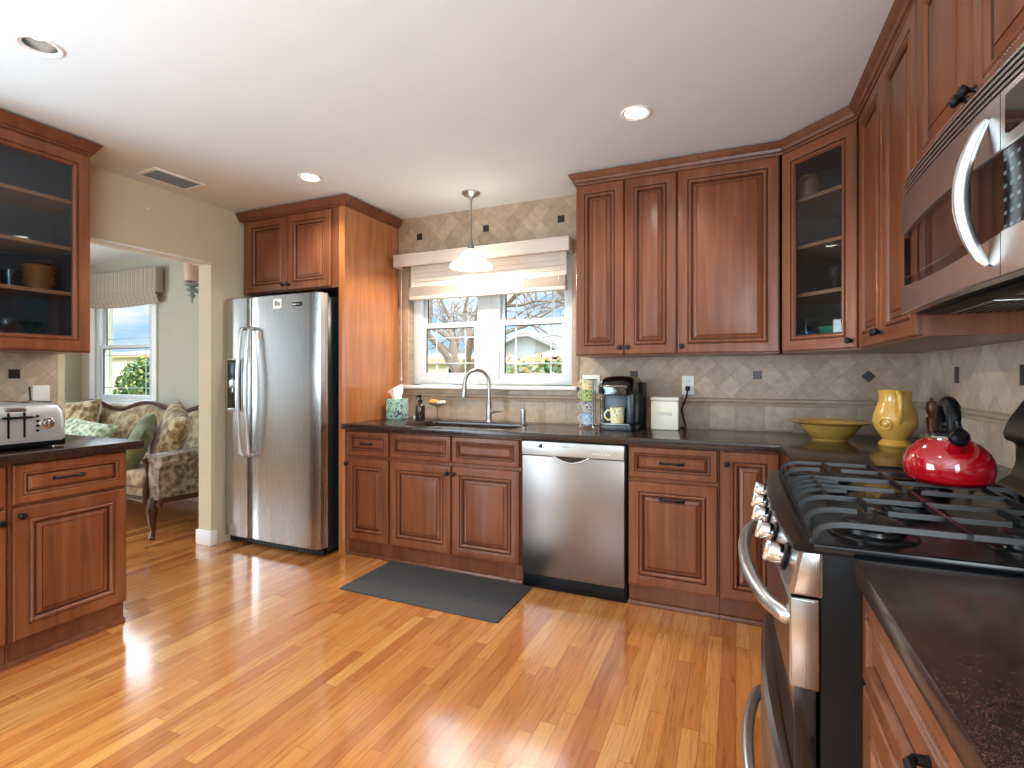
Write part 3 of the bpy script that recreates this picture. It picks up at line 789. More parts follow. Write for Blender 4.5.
def sweep_crown(name, label, path, z0=2.372, z1=CZ-.010, out=.040):
    prof = [(0, z0), (.006, z0), (.008, z0+.012), (.016, z0+.016), (.020, z0+.030), (.031, z0+.044), (out-.004, z0+.054), (out, z0+.060), (out, z1), (0, z1)]
    n = len(path); P = [Vector(p) for p in path]; rings = []
    for i in range(n):
        d0 = (P[i]-P[i-1]).normalized() if i else None; d1 = (P[i+1]-P[i]).normalized() if i < n-1 else None
        if d0 is None: d0 = d1
        if d1 is None: d1 = d0
        n0 = Vector((d0.y, -d0.x)); n1 = Vector((d1.y, -d1.x)); bis = (n0+n1).normalized(); k = 1/max(.3, bis.dot(n0))
        rings.append([(P[i].x+bis.x*k*a, P[i].y+bis.y*k*a, z) for a, z in prof])
    m = MB(); m.loft(rings, 'cherry_edge'); o = m.build(name, smooth=20); return tag(o, label, 'crown molding')
# glazed corner cabinet (45 degree face)
def glass_cabinet(label, outline_xy, origin, rz, w, h, z0, dy, shelves, knobpos, rope=False):
    """open carcass built round a glazed door; outline_xy in local coords, counter-clockwise from the door's left edge"""
    t = thing('glass_cabinet', label, 'cabinet', (origin[0], origin[1], z0), rz)
    m = MB(); th = .016
    O = [Vector(p) for p in outline_xy]; c = sum(O, Vector((0, 0)))/len(O)
    I = [c+(p-c)*.985 for p in O]
    for z_a, z_b in ((0, .018), (h-.018, h)): m.prism([tuple(p) for p in O], z_a, z_b, 'cherry', 'z')
    for i in range(1, len(O)):
        a, b = O[i], O[(i+1) % len(O)]
        d = (b-a).normalized(); nrm = Vector((-d.y, d.x))
        q = [a, b, b+nrm*th, a+nrm*th]
        m.prism([tuple(p) for p in q], .018, h-.018, 'cabinet_inside', 'z')
        q = [a-nrm*.003, b-nrm*.003, b+nrm*.001, a+nrm*.001]
        m.prism([tuple(p) for p in q], 0, h, 'cherry', 'z')
    m.build('carcass', t, smooth=0)
    for k, z in enumerate(shelves):
        m = MB(); S_ = [c+(p-c)*.93 for p in O]; m.prism([(p[0], max(p[1], .030)) for p in S_], z-z0-.009, z-z0+.009, 'shelf_wood', 'z'); m.build('shelf', t, smooth=0)
    d = door_part(t, .004, w-.004, .006, h-.022, knobpos, rope=rope, glass=True)
    return t
cw = .39; hw = ZU1-ZU0
s2 = math.sqrt(.5)
def to_local(P, o, rz):
    c, s = math.cos(-rz), math.sin(-rz); return [((x-o[0])*c-(y-o[1])*s, (x-o[0])*s+(y-o[1])*c) for x, y in P]
CO = (.228, 3.022); CR = -PI/4
CE = (CO[0]+.402*s2, CO[1]-.402*s2)
corner_out = [CO, CE, (.875, CE[1]), (.875, 3.345), (CO[0], 3.345)]
glass_cabinet('glass fronted cherry corner cabinet holding a green bowl', to_local(corner_out, CO, CR), CO, CR, .402, hw, ZU0, 0, [2.112, 1.872, 1.628], (.372, .04))
LO = (-3.115, .78); LW = .808
left_out = [(-3.115, .78), (-3.115, .78+LW), (-3.435, .78+LW), (-3.435, .78)]
glass_cabinet('glass fronted cherry wall cabinet above the toaster', to_local(left_out, LO, PI/2), LO, PI/2, LW, hw, ZU0, 0, [2.112, 1.872, 1.640], (.03, .06), rope=True)
sweep_crown('crown_molding', 'cherry crown molding along the wall cabinets by the window and stove',
            [(-.895, 3.35), (-.895, YU-.002), (.222, YU-.002), (.228+.402*s2-.008, 3.022-.402*s2), (.518, 1.13)])
sweep_crown('crown_molding', 'cherry crown molding round the top of the refrigerator enclosure', [(-3.44, 2.742), (-2.431, 2.742), (-2.431, 3.35)])
sweep_crown('crown_molding', 'cherry crown molding on the glass cabinet above the toaster', [(-3.113, .76), (-3.113, 1.592), (-3.44, 1.592)])
# refrigerator end panel
t = thing('end_panel', 'tall cherry end panel between the refrigerator and the sink counter', 'panel', (-2.462, 2.745, 0))
m = MB(); m.box(-.027, .028, 0, .61, 0, 2.384, 'cherry_panel', .002, 1); m.build('panel', t)

# ------------------------------------------------------------------ refrigerator
FX0, FX1, FY = -3.430, -2.520, 2.600
t = thing('refrigerator', 'side by side stainless steel refrigerator with dark sides', 'refrigerator', (-2.975, FY, 0))
W2 = .455
m = MB(); m.box(-W2+.004, W2-.004, .085, .70, .03, 1.755, 'fridge_side', .006); m.build('body', t)
m = MB(); m.box(-W2+.01, W2-.02, .045, .30, .012, .052, 'black_satin', .004)
for k in range(26): m.box(-W2+.03+k*.034, -W2+.052+k*.034, .042, .048, .018, .044, 'black_plastic')
m.build('kick_grille', t, smooth=0)
def fridge_door(x0, x1, nm):
    m = MB(); n = 14; rings = []
    for zz, ins in ((.062, .004), (.066, 0), (1.771, 0), (1.775, .004)):
        F = []
        for k in range(n+1):
            u = k/n; x = x0+ins+(x1-x0-2*ins)*u
            e = min(u, 1-u)*(x1-x0); y = .012*(1-min(1, e/.02))**2 - .0
            F.append((x, y+ins - .004*math.sin(PI*u), zz))
        F += [(x1-ins, .078-ins, zz), (x0+ins, .078-ins, zz)]
        rings.append(F)
    m.loft(rings, 'steel_v'); return m.build(nm, t, smooth=40)
XM = -.187
dl = fridge_door(-W2, XM-.003, 'freezer_door'); dr = fridge_door(XM+.003, W2, 'refrigerator_door')
for s, d in ((-1, dl), (1, dr)):
    m = MB(); hx = XM+s*.034
    pts = [(hx, -.004, 1.555), (hx, -.035, 1.550)]
    for k in range(15):
        u = k/14; pts.append((hx+s*.006-s*.012*abs(u-.5)*2*0, -.042-.028*math.sin(PI*u), 1.54-.87*u))
    pts += [(hx, -.035, .66), (hx, -.004, .655)]
    m.tube(pts, [.013]*len(pts), 'stainless_plain', 12, 1.0, (1, 0, 0)); m.build('handle', d)
m = MB()                                               # ice and water dispenser
x0, x1 = -.405, -.262
m.box(x0-.012, x1+.012, -.010, .02, .955, 1.345, 'stainless_plain', .005); m.box(x0, x1, -.012, .0, .968, 1.333, 'black_gloss', .004)
m.box(x0+.012, x1-.012, -.016, -.010, 1.20, 1.315, 'fridge_side', .003); m.box(x0+.035, x1-.035, -.028, -.010, 1.13, 1.19, 'nickel', .006); m.box(x0+.01, x1-.01, -.03, -.010, .972, .985, 'nickel', .003)
m.build('dispenser', dl)
m = MB(); m.box(.222, .305, -.007, .004, 1.688, 1.715, 'black_satin', .002); m.box(.230, .297, -.0085, -.005, 1.696, 1.707, 'nickel', .001)
m.build('badge', dr)
for x in (-.40, .39):
    m = MB(); m.box(x-.035, x+.035, .03, .12, 1.756, 1.785, 'black_satin', .006); m.build('hinge_cover', t)
m = MB(); m.box(-.036, .036, -.0015, .002, -.034, .034, 'paper', .006); m.ball((-.012, -.002, .004), .014, 'magnet_ink', 10, (1, .1, 1.4)); m.ball((.014, -.002, -.002), .012, 'magnet_ink', 10, (1, .1, 1.2))
o = m.build('magnet', None, (-2.888, FY-.0055, 1.713)); tag(o, 'white paper magnet high on the refrigerator door', 'magnet')
m = MB(); m.box(-.016, .016, -.001, .001, -.022, .022, 'label_pink', .003); o = m.build('tag', None, (-3.058, FY-.0060, 1.50)); tag(o, 'small pinkish tag beside the refrigerator handle', 'tag')

# ------------------------------------------------------------------ dishwasher
t = thing('dishwasher', 'stainless steel dishwasher with a pale control panel', 'dishwasher', (-.835, 2.735, 0)); w = .298
m = MB(); m.box(-w, w, .03, .58, .10, .85, 'black_satin', .002); m.box(-w, w, .035, .10, 0, .10, 'black_satin'); m.build('body', t)
m = MB(); m.box(-w+.008, w-.008, .028, .06, .004, .082, 'black_satin', .004); m.build('toe_kick', t)
m = MB(); m.box(-w+.005, w-.005, 0, .03, .088, .765, 'steel_door', .004); m.build('door', t)
m = MB(); m.box(-w+.005, w-.005, -.004, .03, .768, .846, 'steel_light', .004); cp = m.build('control_panel', t)
m = MB()                                                # recessed grip with a curved lip
P = [(-.105+.21*k/18, .768-.034*math.sin(PI*k/18)) for k in range(19)]
m.prism(P, -.0035, .004, 'black_gloss', 'y'); m.tube([(x, -.004, z) for x, z in P], .005, 'chrome', 8); m.build('grip', cp)
m = MB(); m.box(-.192, -.168, -.006, .0, .812, .834, 'black_gloss', .001); m.build('display', cp)
m = MB()
for x in (-.24, -.226, -.185, -.168, -.15, -.134): m.box(x-.004, x+.004, -.0065, 0, .789, .795, 'nickel', .001)
for k in range(6): m.box(.118+k*.018, .128+k*.018, -.0065, 0, .790, .795, 'ceramic_white', .001)
for k in range(6): m.box(.119+k*.018, .125+k*.018, -.0055, 0, .806, .810, 'nickel', .0005)
m.box(.240, .248, -.0065, 0, .800, .812, 'nickel', .001); m.build('button', cp, smooth=0)
text('BOSCH', 'logo', cp, (-.03, -.0045, .823), (PI/2, 0, 0), .013, 'text_dark')

# ------------------------------------------------------------------ sink, faucet
m = MB(); t = thing('sink', 'double bowl stainless sink set under the granite counter', 'sink', (-1.63, 2.985, .855))
def bowl(x0, x1, y0, y1, dep):
    m = MB(); R_ = []
    for zz, ins, rr in ((0, -.014, .075), (-.001, 0, .07), (-.02, .004, .07), (-dep+.03, .012, .065), (-dep, .04, .05)):
        R_.append([(x, y, zz) for x, y in rrect(x0+ins, x1-ins, y0+ins, y1-ins, rr, 5)])
    m.loft(R_, 'sink_steel', True, False)
    last = R_[-1]; m.bm.faces.new([m.bm.verts.new(p) for p in last]).material_index = 0
    m.lathe([(.045, -dep+.002), (.03, -dep+.004), (.012, -dep+.003)], ((x0+x1)/2, (y0+y1)/2, 0), 'nickel', 18)
    return m.build('bowl', t)
bowl(-.385, .02, -.18, .18, .20); bowl(.045, .385, -.18, .18, .17)
m = MB(); m.box(.010, .055, -.17, .17, -.06, -.016, 'sink_steel', .012, 3); m.build('divider', t)

t = thing('faucet', 'tall brushed nickel gooseneck faucet behind the sink', 'faucet', (-1.575, 3.215, .895))
m = MB(); m.lathe([(.028, 0), (.028, .006), (.021, .012), (.019, .05), (.018, .14), (.0135, .15)], (0, 0, 0), 'nickel', 22); m.build('base', t)
m = MB(); pts = [(0, 0, .14), (0, 0, .25)]
dx, dy = -.62, -.78
for k in range(13):
    a = PI*k/12*1.02; r = .092
    pts.append((dx*r*(1-math.cos(a)), dy*r*(1-math.cos(a)), .272+r*math.sin(a)))
m.tube(pts, .0125, 'nickel', 14); m.build('neck', t)
e = Vector(pts[-1]); d = (Vector(pts[-1])-Vector(pts[-2])).normalized()
m = MB(); m.tube([e, e+d*.02, e+d*.055, e+d*.085, e+d*.09], [.0135, .017, .019, .022, .016], 'nickel', 16); m.build('spray_head', t)
m = MB(); m.cyl((.012, 0, .075), (.04, -.004, .075), .014, 'nickel', 14); m.tube([(.036, -.004, .075), (.06, -.01, .077), (.105, -.03, .082)], [.010, .008, .006], 'nickel', 12); m.build('lever', t)
m = MB(); m.lathe([(.021, 0), (.021, .004), (.016, .006), (.016, .045), (.0185, .047), (.0185, .092), (.014, .097), (.003, .099)], (0, 0, 0), 'nickel', 20)
o = m.build('air_gap', None, (-1.318, 3.215, .895)); tag(o, 'small brushed nickel air gap cap behind the sink', 'sink fitting')

# ------------------------------------------------------------------ counter things by the sink
t = thing('tissue_box', 'cube tissue box with leafy print beside the end panel', 'tissue box', (-2.335, 3.20, .895), R(8))
m = MB(); m.box(-.062, .062, -.062, .062, 0, .150, 'tissue_print', .004)
m.build('box', t)
m = MB(); rnd = random.Random(4)
tops = [(-.075, -.01, .205), (-.02, -.02, .235), (.045, .0, .265), (.03, .02, .21)]
base = [(-.035, -.004, .149), (-.01, -.012, .149), (.03, -.004, .149), (.03, .012, .149)]
mid = [tuple((Vector(a)*.45+Vector(b)*.55)+Vector((0, (-1)**i*.012, 0))) for i, (a, b) in enumerate(zip(base, tops))]
m.loft([base, mid, tops], 'paper', False, False)
base2 = [(x, y+.004, z) for x, y, z in base]; m.loft([base2, [(x, y+.01, z) for x, y, z in mid], [(x, y+.006, z-.01) for x, y, z in tops]], 'paper', False, False)
m.build('tissue', t, recalc=False)
t = thing('soap_bottle', 'dark brown pump bottle beside the sink', 'soap bottle', (-2.115, 3.175, .895))
m = MB(); m.lathe([(.034, 0), (.036, .004), (.036, .092), (.033, .105), (.022, .116), (.014, .12), (.013, .128)], (0, 0, 0), 'bottle_brown', 22); m.build('bottle', t)
m = MB(); m.lathe([(.017, .126), (.017, .146), (.006, .149), (.006, .172)], (0, 0, 0), 'black_satin', 16); m.tube([(.008, 0, .174), (-.012, 0, .176), (-.034, -.006, .168)], [.010, .009, .005], 'black_satin', 10); m.build('pump', t)
t = thing('stemmed_dish', 'small stemmed glass dish holding sponges behind the sink', 'dish', (-2.005, 3.235, .895))
m = MB(); m.lathe([(.038, 0), (.036, .004), (.008, .012), (.005, .05), (.007, .085), (.02, .098), (.064, .113), (.069, .121), (.064, .120), (.018, .104), (.002, .102)], (0, 0, 0), 'clear_glass', 24); m.build('dish', t)
m = MB(); m.box(-.048, .012, -.03, .03, .0, .026, 'sponge_orange', .010, 3); o = m.build('sponge', None, (-2.015, 3.235, 1.014), (R(4), R(6), .3)); tag(o, 'orange sponge in the stemmed glass dish', 'sponge')
m = MB(); m.box(-.03, .03, -.022, .022, .0, .024, 'sponge_white', .009, 3); o = m.build('sponge', None, (-1.972, 3.235, 1.012), (0, R(-5), -.2)); tag(o, 'cream sponge in the stemmed glass dish', 'sponge')
m = MB(); m.ball((0, 0, .012), .018, 'ceramic_white', 12, (1.2, .8, .7)); m.ball((.014, .0, .022), .011, 'ceramic_white', 10, (1, .8, .8)); o = m.build('ornament', None, (-2.185, 3.22, .895)); tag(o, 'small cream ornament between tissue box and soap bottle', 'ornament')

# switch plate behind the mug rack, outlet and cord by the canister
def wall_plate(name, label, loc, rz, w, h, kind):
    t = thing(name, label, 'outlet' if kind == 'outlet' else 'switch', loc, rz)
    m = MB(); m.box(-w/2, w/2, -.006, 0, -h/2, h/2, 'white_plastic', .003); m.build('plate', t)
    if kind == 'outlet':
        for z in (-.02, .02):
            m = MB(); m.box(-.016, .016, -.009, -.004, z-.014, z+.014, 'white_plastic', .004)
            for x in (-.006, .006): m.box(x-.001, x+.001, -.0095, -.008, z-.002, z+.007, 'text_dark')
            m.build('socket', t)
    else:
        n = max(1, int(round(w/.05))-0) if w > .1 else 1
        for k in range(n):
            x = (k-(n-1)/2)*.046
            m = MB(); m.box(x-.016, x+.016, -.010, -.004, -.033, .033, 'white_plastic', .003); m.build('rocker', t)
    return t
wall_plate('outlet', 'white wall outlet with a black plug above the coffee canister', (-.273, YB, 1.16), 0, .072, .117, 'outlet')
wall_plate('light_switch', 'white double switch plate on the tile behind the mug rack', (-.885, YB, 1.165), 0, .118, .117, 'switch')
wall_plate('light_switch', 'white rocker switch plate on the tile behind the toaster', (XL+.012, 1.527, 1.105), PI/2, .075, .125, 'switch')
t = thing('power_cord', 'black power cord plugged into the outlet by the canister', 'cord', (-.273, 3.36, .895))
m = MB(); m.box(-.013, .013, -.040, -.0075, .231, .260, 'black_satin', .006); m.build('plug', t)
m = MB(); m.tube([(0, -.030, .235), (-.004, -.034, .20), (-.022, -.036, .15), (-.034, -.036, .115), (-.022, -.04, .06), (-.008, -.045, .008), (-.02, -.05, .006), (-.10, -.05, .006), (-.17, -.045, .006)], .0045, 'black_satin', 8); m.build('cable', t)

# mug rack
t = thing('mug_rack', 'chrome wire rack holding four stacked mugs left of the coffee maker', 'rack', (-.838, 3.105, .895))
m = MB()
for a in (45, 135, 225, 315):
    x, y = .052*math.cos(R(a)), .052*math.sin(R(a)); m.tube([(x*1.25, y*1.25, .004), (x, y, .02), (x, y, .30)], .0028, 'chrome', 8)
for z in (.020, .300): m.tube([(.052*math.cos(2*PI*k/24), .052*math.sin(2*PI*k/24), z) for k in range(25)], .0028, 'chrome', 8)
m.build('frame', t)
def mug(label, x, y, z, r, h, mt, rz, group=None):
    t = thing('mug', label, 'mug', (x, y, z), rz, group)
    m = MB(); m.lathe([(r*.82, 0), (r*.88, .003), (r, h-.003), (r, h), (r-.004, h), (r*.80, .008), (.002, .007)], (0, 0, 0), mt, 24); m.build('cup', t)
    m = MB(); m.tube([(-r*.92, 0, h*.80), (-r*1.35, 0, h*.84), (-r*1.75, 0, h*.62), (-r*1.72, 0, h*.38), (-r*1.3, 0, h*.2), (-r*.86, 0, h*.24)], [.006, .006, .0055, .0055, .006, .006], mt, 10); m.build('handle', t)
for k, (mt, nm) in enumerate((('mug_blue', 'blue and white patterned mug at the bottom of the mug rack'), ('mug_plum', 'plum and white patterned mug second from the rack base'),
                              ('mug_green', 'green patterned mug third from the rack base'), ('mug_lemon', 'lemon patterned mug topmost in the mug rack'))):
    mug(nm, -.838, 3.105, .918+k*.071, .040, .068, mt, R(-15))
# coffee maker
t = thing('coffee_maker', 'dark single cup coffee maker against the tile', 'coffee maker', (-.632, 3.13, .895), R(-8))
m = MB(); m.prism([(p[0], p[1]) for p in rrect(-.115, .115, -.13, .15, .05)], 0, .035, 'black_plastic', 'z', .004); m.build('base', t)
m = MB(); m.prism(rrect(-.115, .115, .0, .15, .045), .03, .285, 'black_plastic', 'z', .006)
m.box(-.105, .114, -.055, .02, .034, .225, 'black_plastic', .02, 3); m.box(.055, .114, -.115, .02, .034, .225, 'black_plastic', .02, 3); m.build('body', t)
m = MB(); R_ = []
for z, ins, fr in ((.215, .01, .0), (.222, .0, .0), (.262, .0, .0), (.292, .006, .02), (.312, .022, .045), (.322, .05, .075)):
    R_.append([(x, y, z) for x, y in rrect(-.118+ins, .100-ins, -.135+fr, .135-ins, .05)])
m.loft(R_, 'black_gloss'); m.tube([(.05*math.cos(PI*k/10+PI)*1.9, -.075+.07*math.sin(PI*k/10+PI), .262) for k in range(11)], .006, 'nickel', 8); m.build('head', t)
m = MB(); m.prism(rrect(-.140, -.116, -.02, .14, .010), .03, .255, 'clear_glass', 'z'); m.prism(rrect(-.142, -.112, -.022, .142, .012), .255, .275, 'black_plastic', 'z', .004); m.build('water_tank', t)
m = MB(); m.box(-.085, .085, -.125, -.02, .034, .042, 'nickel', .003); m.build('drip_tray', t)
mug('white mug with yellow and green print under the coffee maker', -.642, 3.028, .938, .042, .092, 'mug_lemon', R(8))
# canister
t = thing('coffee_canister', 'cream rectangular canister lettered for coffee', 'canister', (-.390, 3.215, .895))
m = MB(); m.box(-.080, .080, -.055, .055, 0, .172, 'canister_cream', .008, 3); b_ = m.build('body', t)
m = MB(); m.box(-.083, .083, -.058, .058, .173, .196, 'canister_cream', .007, 3); m.build('lid', t)
text('COFFEE', 'lettering', b_, (0, -.0552, .095), (PI/2, 0, 0), .026, 'text_grey')

# ---- corner things
t = thing('bowl', 'wide rimmed mustard yellow bowl in the counter corner', 'bowl', (.432, 3.02, .895))
t.scale = (1.13, 1.13, .97)
m = MB(); m.lathe([(.070, 0), (.072, .010), (.080, .016), (.112, .062), (.122, .082), (.160, .094), (.166, .099), (.160, .101), (.120, .090), (.104, .062), (.07, .024), (.002, .018)], (0, 0, 0), 'ceramic_olive', 44); m.build('dish', t)
t = thing('pitcher', 'yellow ceramic pitcher beside the mustard bowl', 'pitcher', (.672, 2.88, .895))
m = MB(); m.lathe([(.062, 0), (.066, .008), (.058, .020), (.048, .030), (.056, .045), (.080, .085), (.087, .118), (.082, .150), (.070, .185), (.061, .210), (.062, .235), (.066, .254), (.060, .253), (.055, .21), (.05, .19), (.002, .18)], (0, 0, 0), 'ceramic_yellow', 40)
bm_ = m.bm
for v in bm_.verts:                                   # lip pulled to a spout
    if v.co.z > .212 and v.co.x < 0: v.co.x *= 1+.10*((v.co.z-.212)/.05)*max(0, -v.co.x/.067)**2; v.co.z += .006*max(0, -v.co.x/.067)**4
m.build('body', t, rot=(0, 0, R(60)))
m = MB(); m.tube([(.055, 0, .235), (.078, 0, .246), (.104, 0, .222), (.112, 0, .18), (.102, 0, .14), (.078, 0, .112)], [.011, .012, .0115, .011, .011, .010], 'ceramic_yellow', 12); m.build('handle', t, rot=(0, 0, R(-92)))
m = MB(); m.tube([(.024*math.cos(2*PI*k/16), 0, .024*math.sin(2*PI*k/16)) for k in range(17)], .0035, 'ceramic_yellow', 8); m.ball((0, 0, 0), .015, 'ceramic_yellow', 12, (1, .45, 1)); m.build('medallion', t, loc=(-.052, -.068, .105), rot=(R(8), 0, R(-37)))
t = thing('pepper_mill', 'turned brown wooden mill by the wall behind the kettle', 'pepper mill', (.815, 2.90, .895))
m = MB(); m.lathe([(.026, 0), (.026, .02), (.02, .03), (.016, .07), (.02, .11), (.022, .13), (.012, .142), (.02, .155), (.024, .18), (.018, .205), (.006, .212), (.009, .22), (.002, .226)], (0, 0, 0), 'mill_wood', 20); m.build('body', t)

# ---- pendant, ceiling lights, vent, hook
t = thing('pendant_lamp', 'white glass pendant lamp hanging over the sink', 'pendant lamp', (-1.629, 3.05, 1.94))
m = MB(); m.lathe([(.062, .505), (.062, .498), (.05, .488), (.026, .476), (.012, .470), (.010, .455)], (0, 0, 0), 'nickel', 24); m.build('canopy', t)
m = MB(); m.cyl((0, 0, .46), (0, 0, .155), .0055, 'nickel', 12); m.lathe([(.008, .20), (.012, .16), (.022, .150), (.024, .118), (.018, .112)], (0, 0, 0), 'nickel', 18); m.build('stem', t)
m = MB(); m.lathe([(.022, .125), (.040, .112), (.080, .072), (.135, .022), (.142, .010), (.140, .006), (.132, .018), (.078, .066), (.038, .105), (.018, .118)], (0, 0, 0), 'shade_glass', 36, cap=False); m.build('lamp_shade', t)
m = MB(); m.ball((0, 0, .055), .026, 'lamp_lens', 14, (1, 1, 1.25)); m.build('bulb', t)
l = lamp('pendant_light', 'POINT', (-1.629, 3.05, 1.965), 68, (1, .86, .70), shadow_soft_size=.03)
for i, ((x, y), nm) in enumerate(zip(CANS, ('unlit recessed ceiling light over the toaster side of the room', 'lit recessed ceiling light near the wall cabinets', 'lit recessed ceiling light before the refrigerator cabinet'))):
    t = thing('ceiling_light', nm, 'ceiling light', (x, y, CZ))
    m = MB(); m.lathe([(.051, .004), (.051, -.001), (.064, -.006), (.069, -.004), (.070, .0), (.051, .002)], (0, 0, 0), 'white_paint', 32, cap=False); m.build('trim_ring', t)
    m = MB(); m.lathe([(.052, 0), (.049, .05), (.042, .085)], (0, 0, 0), 'white_paint' if i else 'nickel', 32, cap=False); m.build('reflector', t)
    m = MB()
    if i: m.lathe([(.051, .006), (.048, .004), (.002, .002)], (0, 0, 0), 'lamp_lens', 28)
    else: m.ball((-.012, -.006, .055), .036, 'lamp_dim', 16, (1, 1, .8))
    m.build('lens', t)
    if i: lamp('recessed_light', 'SPOT', (x, y, CZ-.015), 40, (1, .94, .84), (x, y, 0), spot_size=R(140), spot_blend=.6, shadow_soft_size=.06)
t = thing('ceiling_vent', 'white slotted air vent in the ceiling near the opening', 'vent', (-3.225, 2.09, CZ), R(-3))
m = MB()
for a, b, c, d in ((-.105, .105, -.155, -.130), (-.105, .105, .130, .155), (-.105, -.080, -.131, .131), (.080, .105, -.131, .131)): m.box(a, b, c, d, -.008, 0, 'white_paint', .003)
m.build('frame', t)
m = MB(); m.box(-.081, .081, -.131, .131, -.001, 0, 'cabinet_inside')
for k in range(13): m.box(-.079+k*.0125, -.075+k*.0125, -.13, .13, -.006, -.001, 'siding_grey', 0, 1)
m.build('louver', t, smooth=0)
m = MB(); m.ball((.004, 0, 0), .008, 'white_paint', 10, (.6, 1, 1)); m.tube([(.002, 0, -.004), (.016, 0, -.008), (.018, 0, .002)], .002, 'white_paint', 6); o = m.build('wall_hook', None, (XL, 2.08, 2.285)); tag(o, 'tiny white hook on the tan wall above the opening', 'hook')

# ---- blind
t = thing('window_blind', 'white wooden blind drawn half up over the sink window', 'blind', (-1.69, 3.295, 2.05))
m = MB(); m.box(-.715, .685, -.055, -.035, -.005, .088, 'blind_white', .006); m.box(-.715, -.700, -.036, .06, -.005, .088, 'blind_white', .003); m.box(.670, .685, -.036, .06, -.005, .088, 'blind_white', .003); m.box(-.715, .685, -.060, -.033, .078, .088, 'blind_white', .003); m.build('valance', t)
m = MB(); m.box(-.60, .655, -.015, .04, .03, .075, 'blind_white', .003); m.build('head_rail', t)
for k in range(5):
    m = MB(); M = Matrix.Translation((.025, .012, .005-k*.034)) @ Matrix.Rotation(R(74), 4, 'X'); m.box(-.62, .622, -.025, .025, -.0014, .0014, 'blind_white', .001, 1, M); m.build('slat', t)
for k in range(13):
    m = MB(); M = Matrix.Translation((.025, .012, -.158-k*.0054)) @ Matrix.Rotation(R(3), 4, 'X'); m.box(-.62, .622, -.025, .025, -.0014, .0014, 'blind_white', .001, 1, M); m.build('slat', t)
m = MB(); m.box(-.595, .647, -.016, .040, -.255, -.228, 'blind_white', .004); m.build('bottom_rail', t)
m = MB()
for x in (-.56, -.05, .36, .60): m.cyl((x, -.017, .03), (x, -.017, -.23), .0015, 'blind_white', 6)
m.build('ladder_cord', t)
m = MB(); m.tube([(-.66, -.022, .0), (-.662, -.024, -.4), (-.66, -.022, -.84)], .0018, 'blind_white', 6); m.lathe([(.004, 0), (.006, -.02), (.003, -.035)], (-.66, -.022, -.84), 'blind_white', 8); m.build('pull_cord', t)

# ---- floor mat
m = MB(); m.box(-.50, .50, -.235, .235, 0, .010, 'rubber_mat', .004)
o = m.build('floor_mat', None, (-1.572, 2.524, 0), (0, 0, R(-.5))); tag(o, 'dark grey mat on the floor before the sink cabinet', 'mat')

# ------------------------------------------------------------------ gas range (local x = along the wall towards the camera, y = into the wall)
RG_Y = 1.878; RW = .790
t = thing('gas_range', 'stainless gas range with two ovens and black cooktop', 'stove', (.100, RG_Y, 0), -PI/2)
def bow(x, a): u = (x/RW)*2-1; return -a*(1-u*u)
m = MB(); m.box(.004, RW-.004, .042, .78, .04, .893, 'black_satin', .002); m.box(.03, RW-.03, .07, .70, 0, .042, 'black_satin'); m.build('body', t)
def bowed(profile, x0, x1, a, mt, n=16, M=MB):
    """front-to-back/height profile swept across the width with a gentle bow"""
    m = MB(); rings = []
    for k in range(n+1):
        x = x0+(x1-x0)*k/n; b = bow(x, a); rings.append([(x, y+b*w, z) for y, z, w in profile])
    m.loft(rings, mt); return m
# cooktop with bowed front rim
m = bowed([(.042, .893, 1), (.004, .894, 1), (-.004, .899, 1), (-.002, .906, 1), (.010, .911, 1), (.030, .911, 1), (.048, .903, .6), (.74, .903, 0), (.74, .893, 0)], -.001, RW+.001, .020, 'black_enamel')
m.box(-.003, .012, .03, .74, .896, .911, 'black_enamel', .004); m.box(RW-.012, RW+.003, .03, .74, .896, .911, 'black_enamel', .004)
ck = m.build('cooktop', t)
# control panel leaning back, end caps and knobs
m = bowed([(.045, .812, 0), (-.006, .812, 1), (-.010, .820, 1), (.008, .893, 1), (.045, .893, 0)], .002, RW-.002, .020, 'steel')
cp = m.build('control_panel', t)
for k in range(5):
    x = .085+k*(RW-.17)/4; y = -.001+bow(x, .020); z = .856; tilt = R(90+13)
    M = Matrix.Translation((x, y, z)) @ Matrix.Rotation(R(90-13), 4, 'X')
    m = MB(); m.lathe([(.027, -.004), (.028, .002), (.024, .005)], (0, 0, 0), 'black_satin', 24, M); m.lathe([(.020, .003), (.0215, .010), (.0205, .026), (.017, .032), (.002, .033)], (0, 0, 0), 'chrome', 24, M)
    m.box(-.006, .006, -.021, .021, .028, .040, 'chrome', .004, 2, M); m.build('knob', cp)
# upper oven door: stainless band above dark glass, with handle
m = bowed([(.040, .640, 0), (-.004, .640, 1), (-.008, .648, 1), (-.008, .800, 1), (-.004, .806, 1), (.040, .806, 0)], .003, RW-.003, .012, 'steel')
ud = m.build('upper_oven_door', t)
m = bowed([(.035, .470, 0), (.002, .470, 1), (.000, .476, 1), (.000, .639, 1), (.035, .639, 0)], .006, RW-.006, .008, 'black_gloss'); m.build('glass', ud)
def oven_handle(par, z, x0, x1, out, drop=0, r=.0155):
    m = MB(); pts = [(x0, .0, z)]
    for k in range(19):
        u = k/18; s = (math.sin(PI*u))**.55; pts.append((x0+(x1-x0)*u, -.012-out*s, z+drop*s))
    pts.append((x1, .0, z)); m.tube(pts, [r*1.1]+[r]*19+[r*1.1], 'stainless_plain', 14, 1.0, (0, 0, 1)); return m.build('handle', par)
oven_handle(ud, .752, .045, RW-.045, .068, .012)
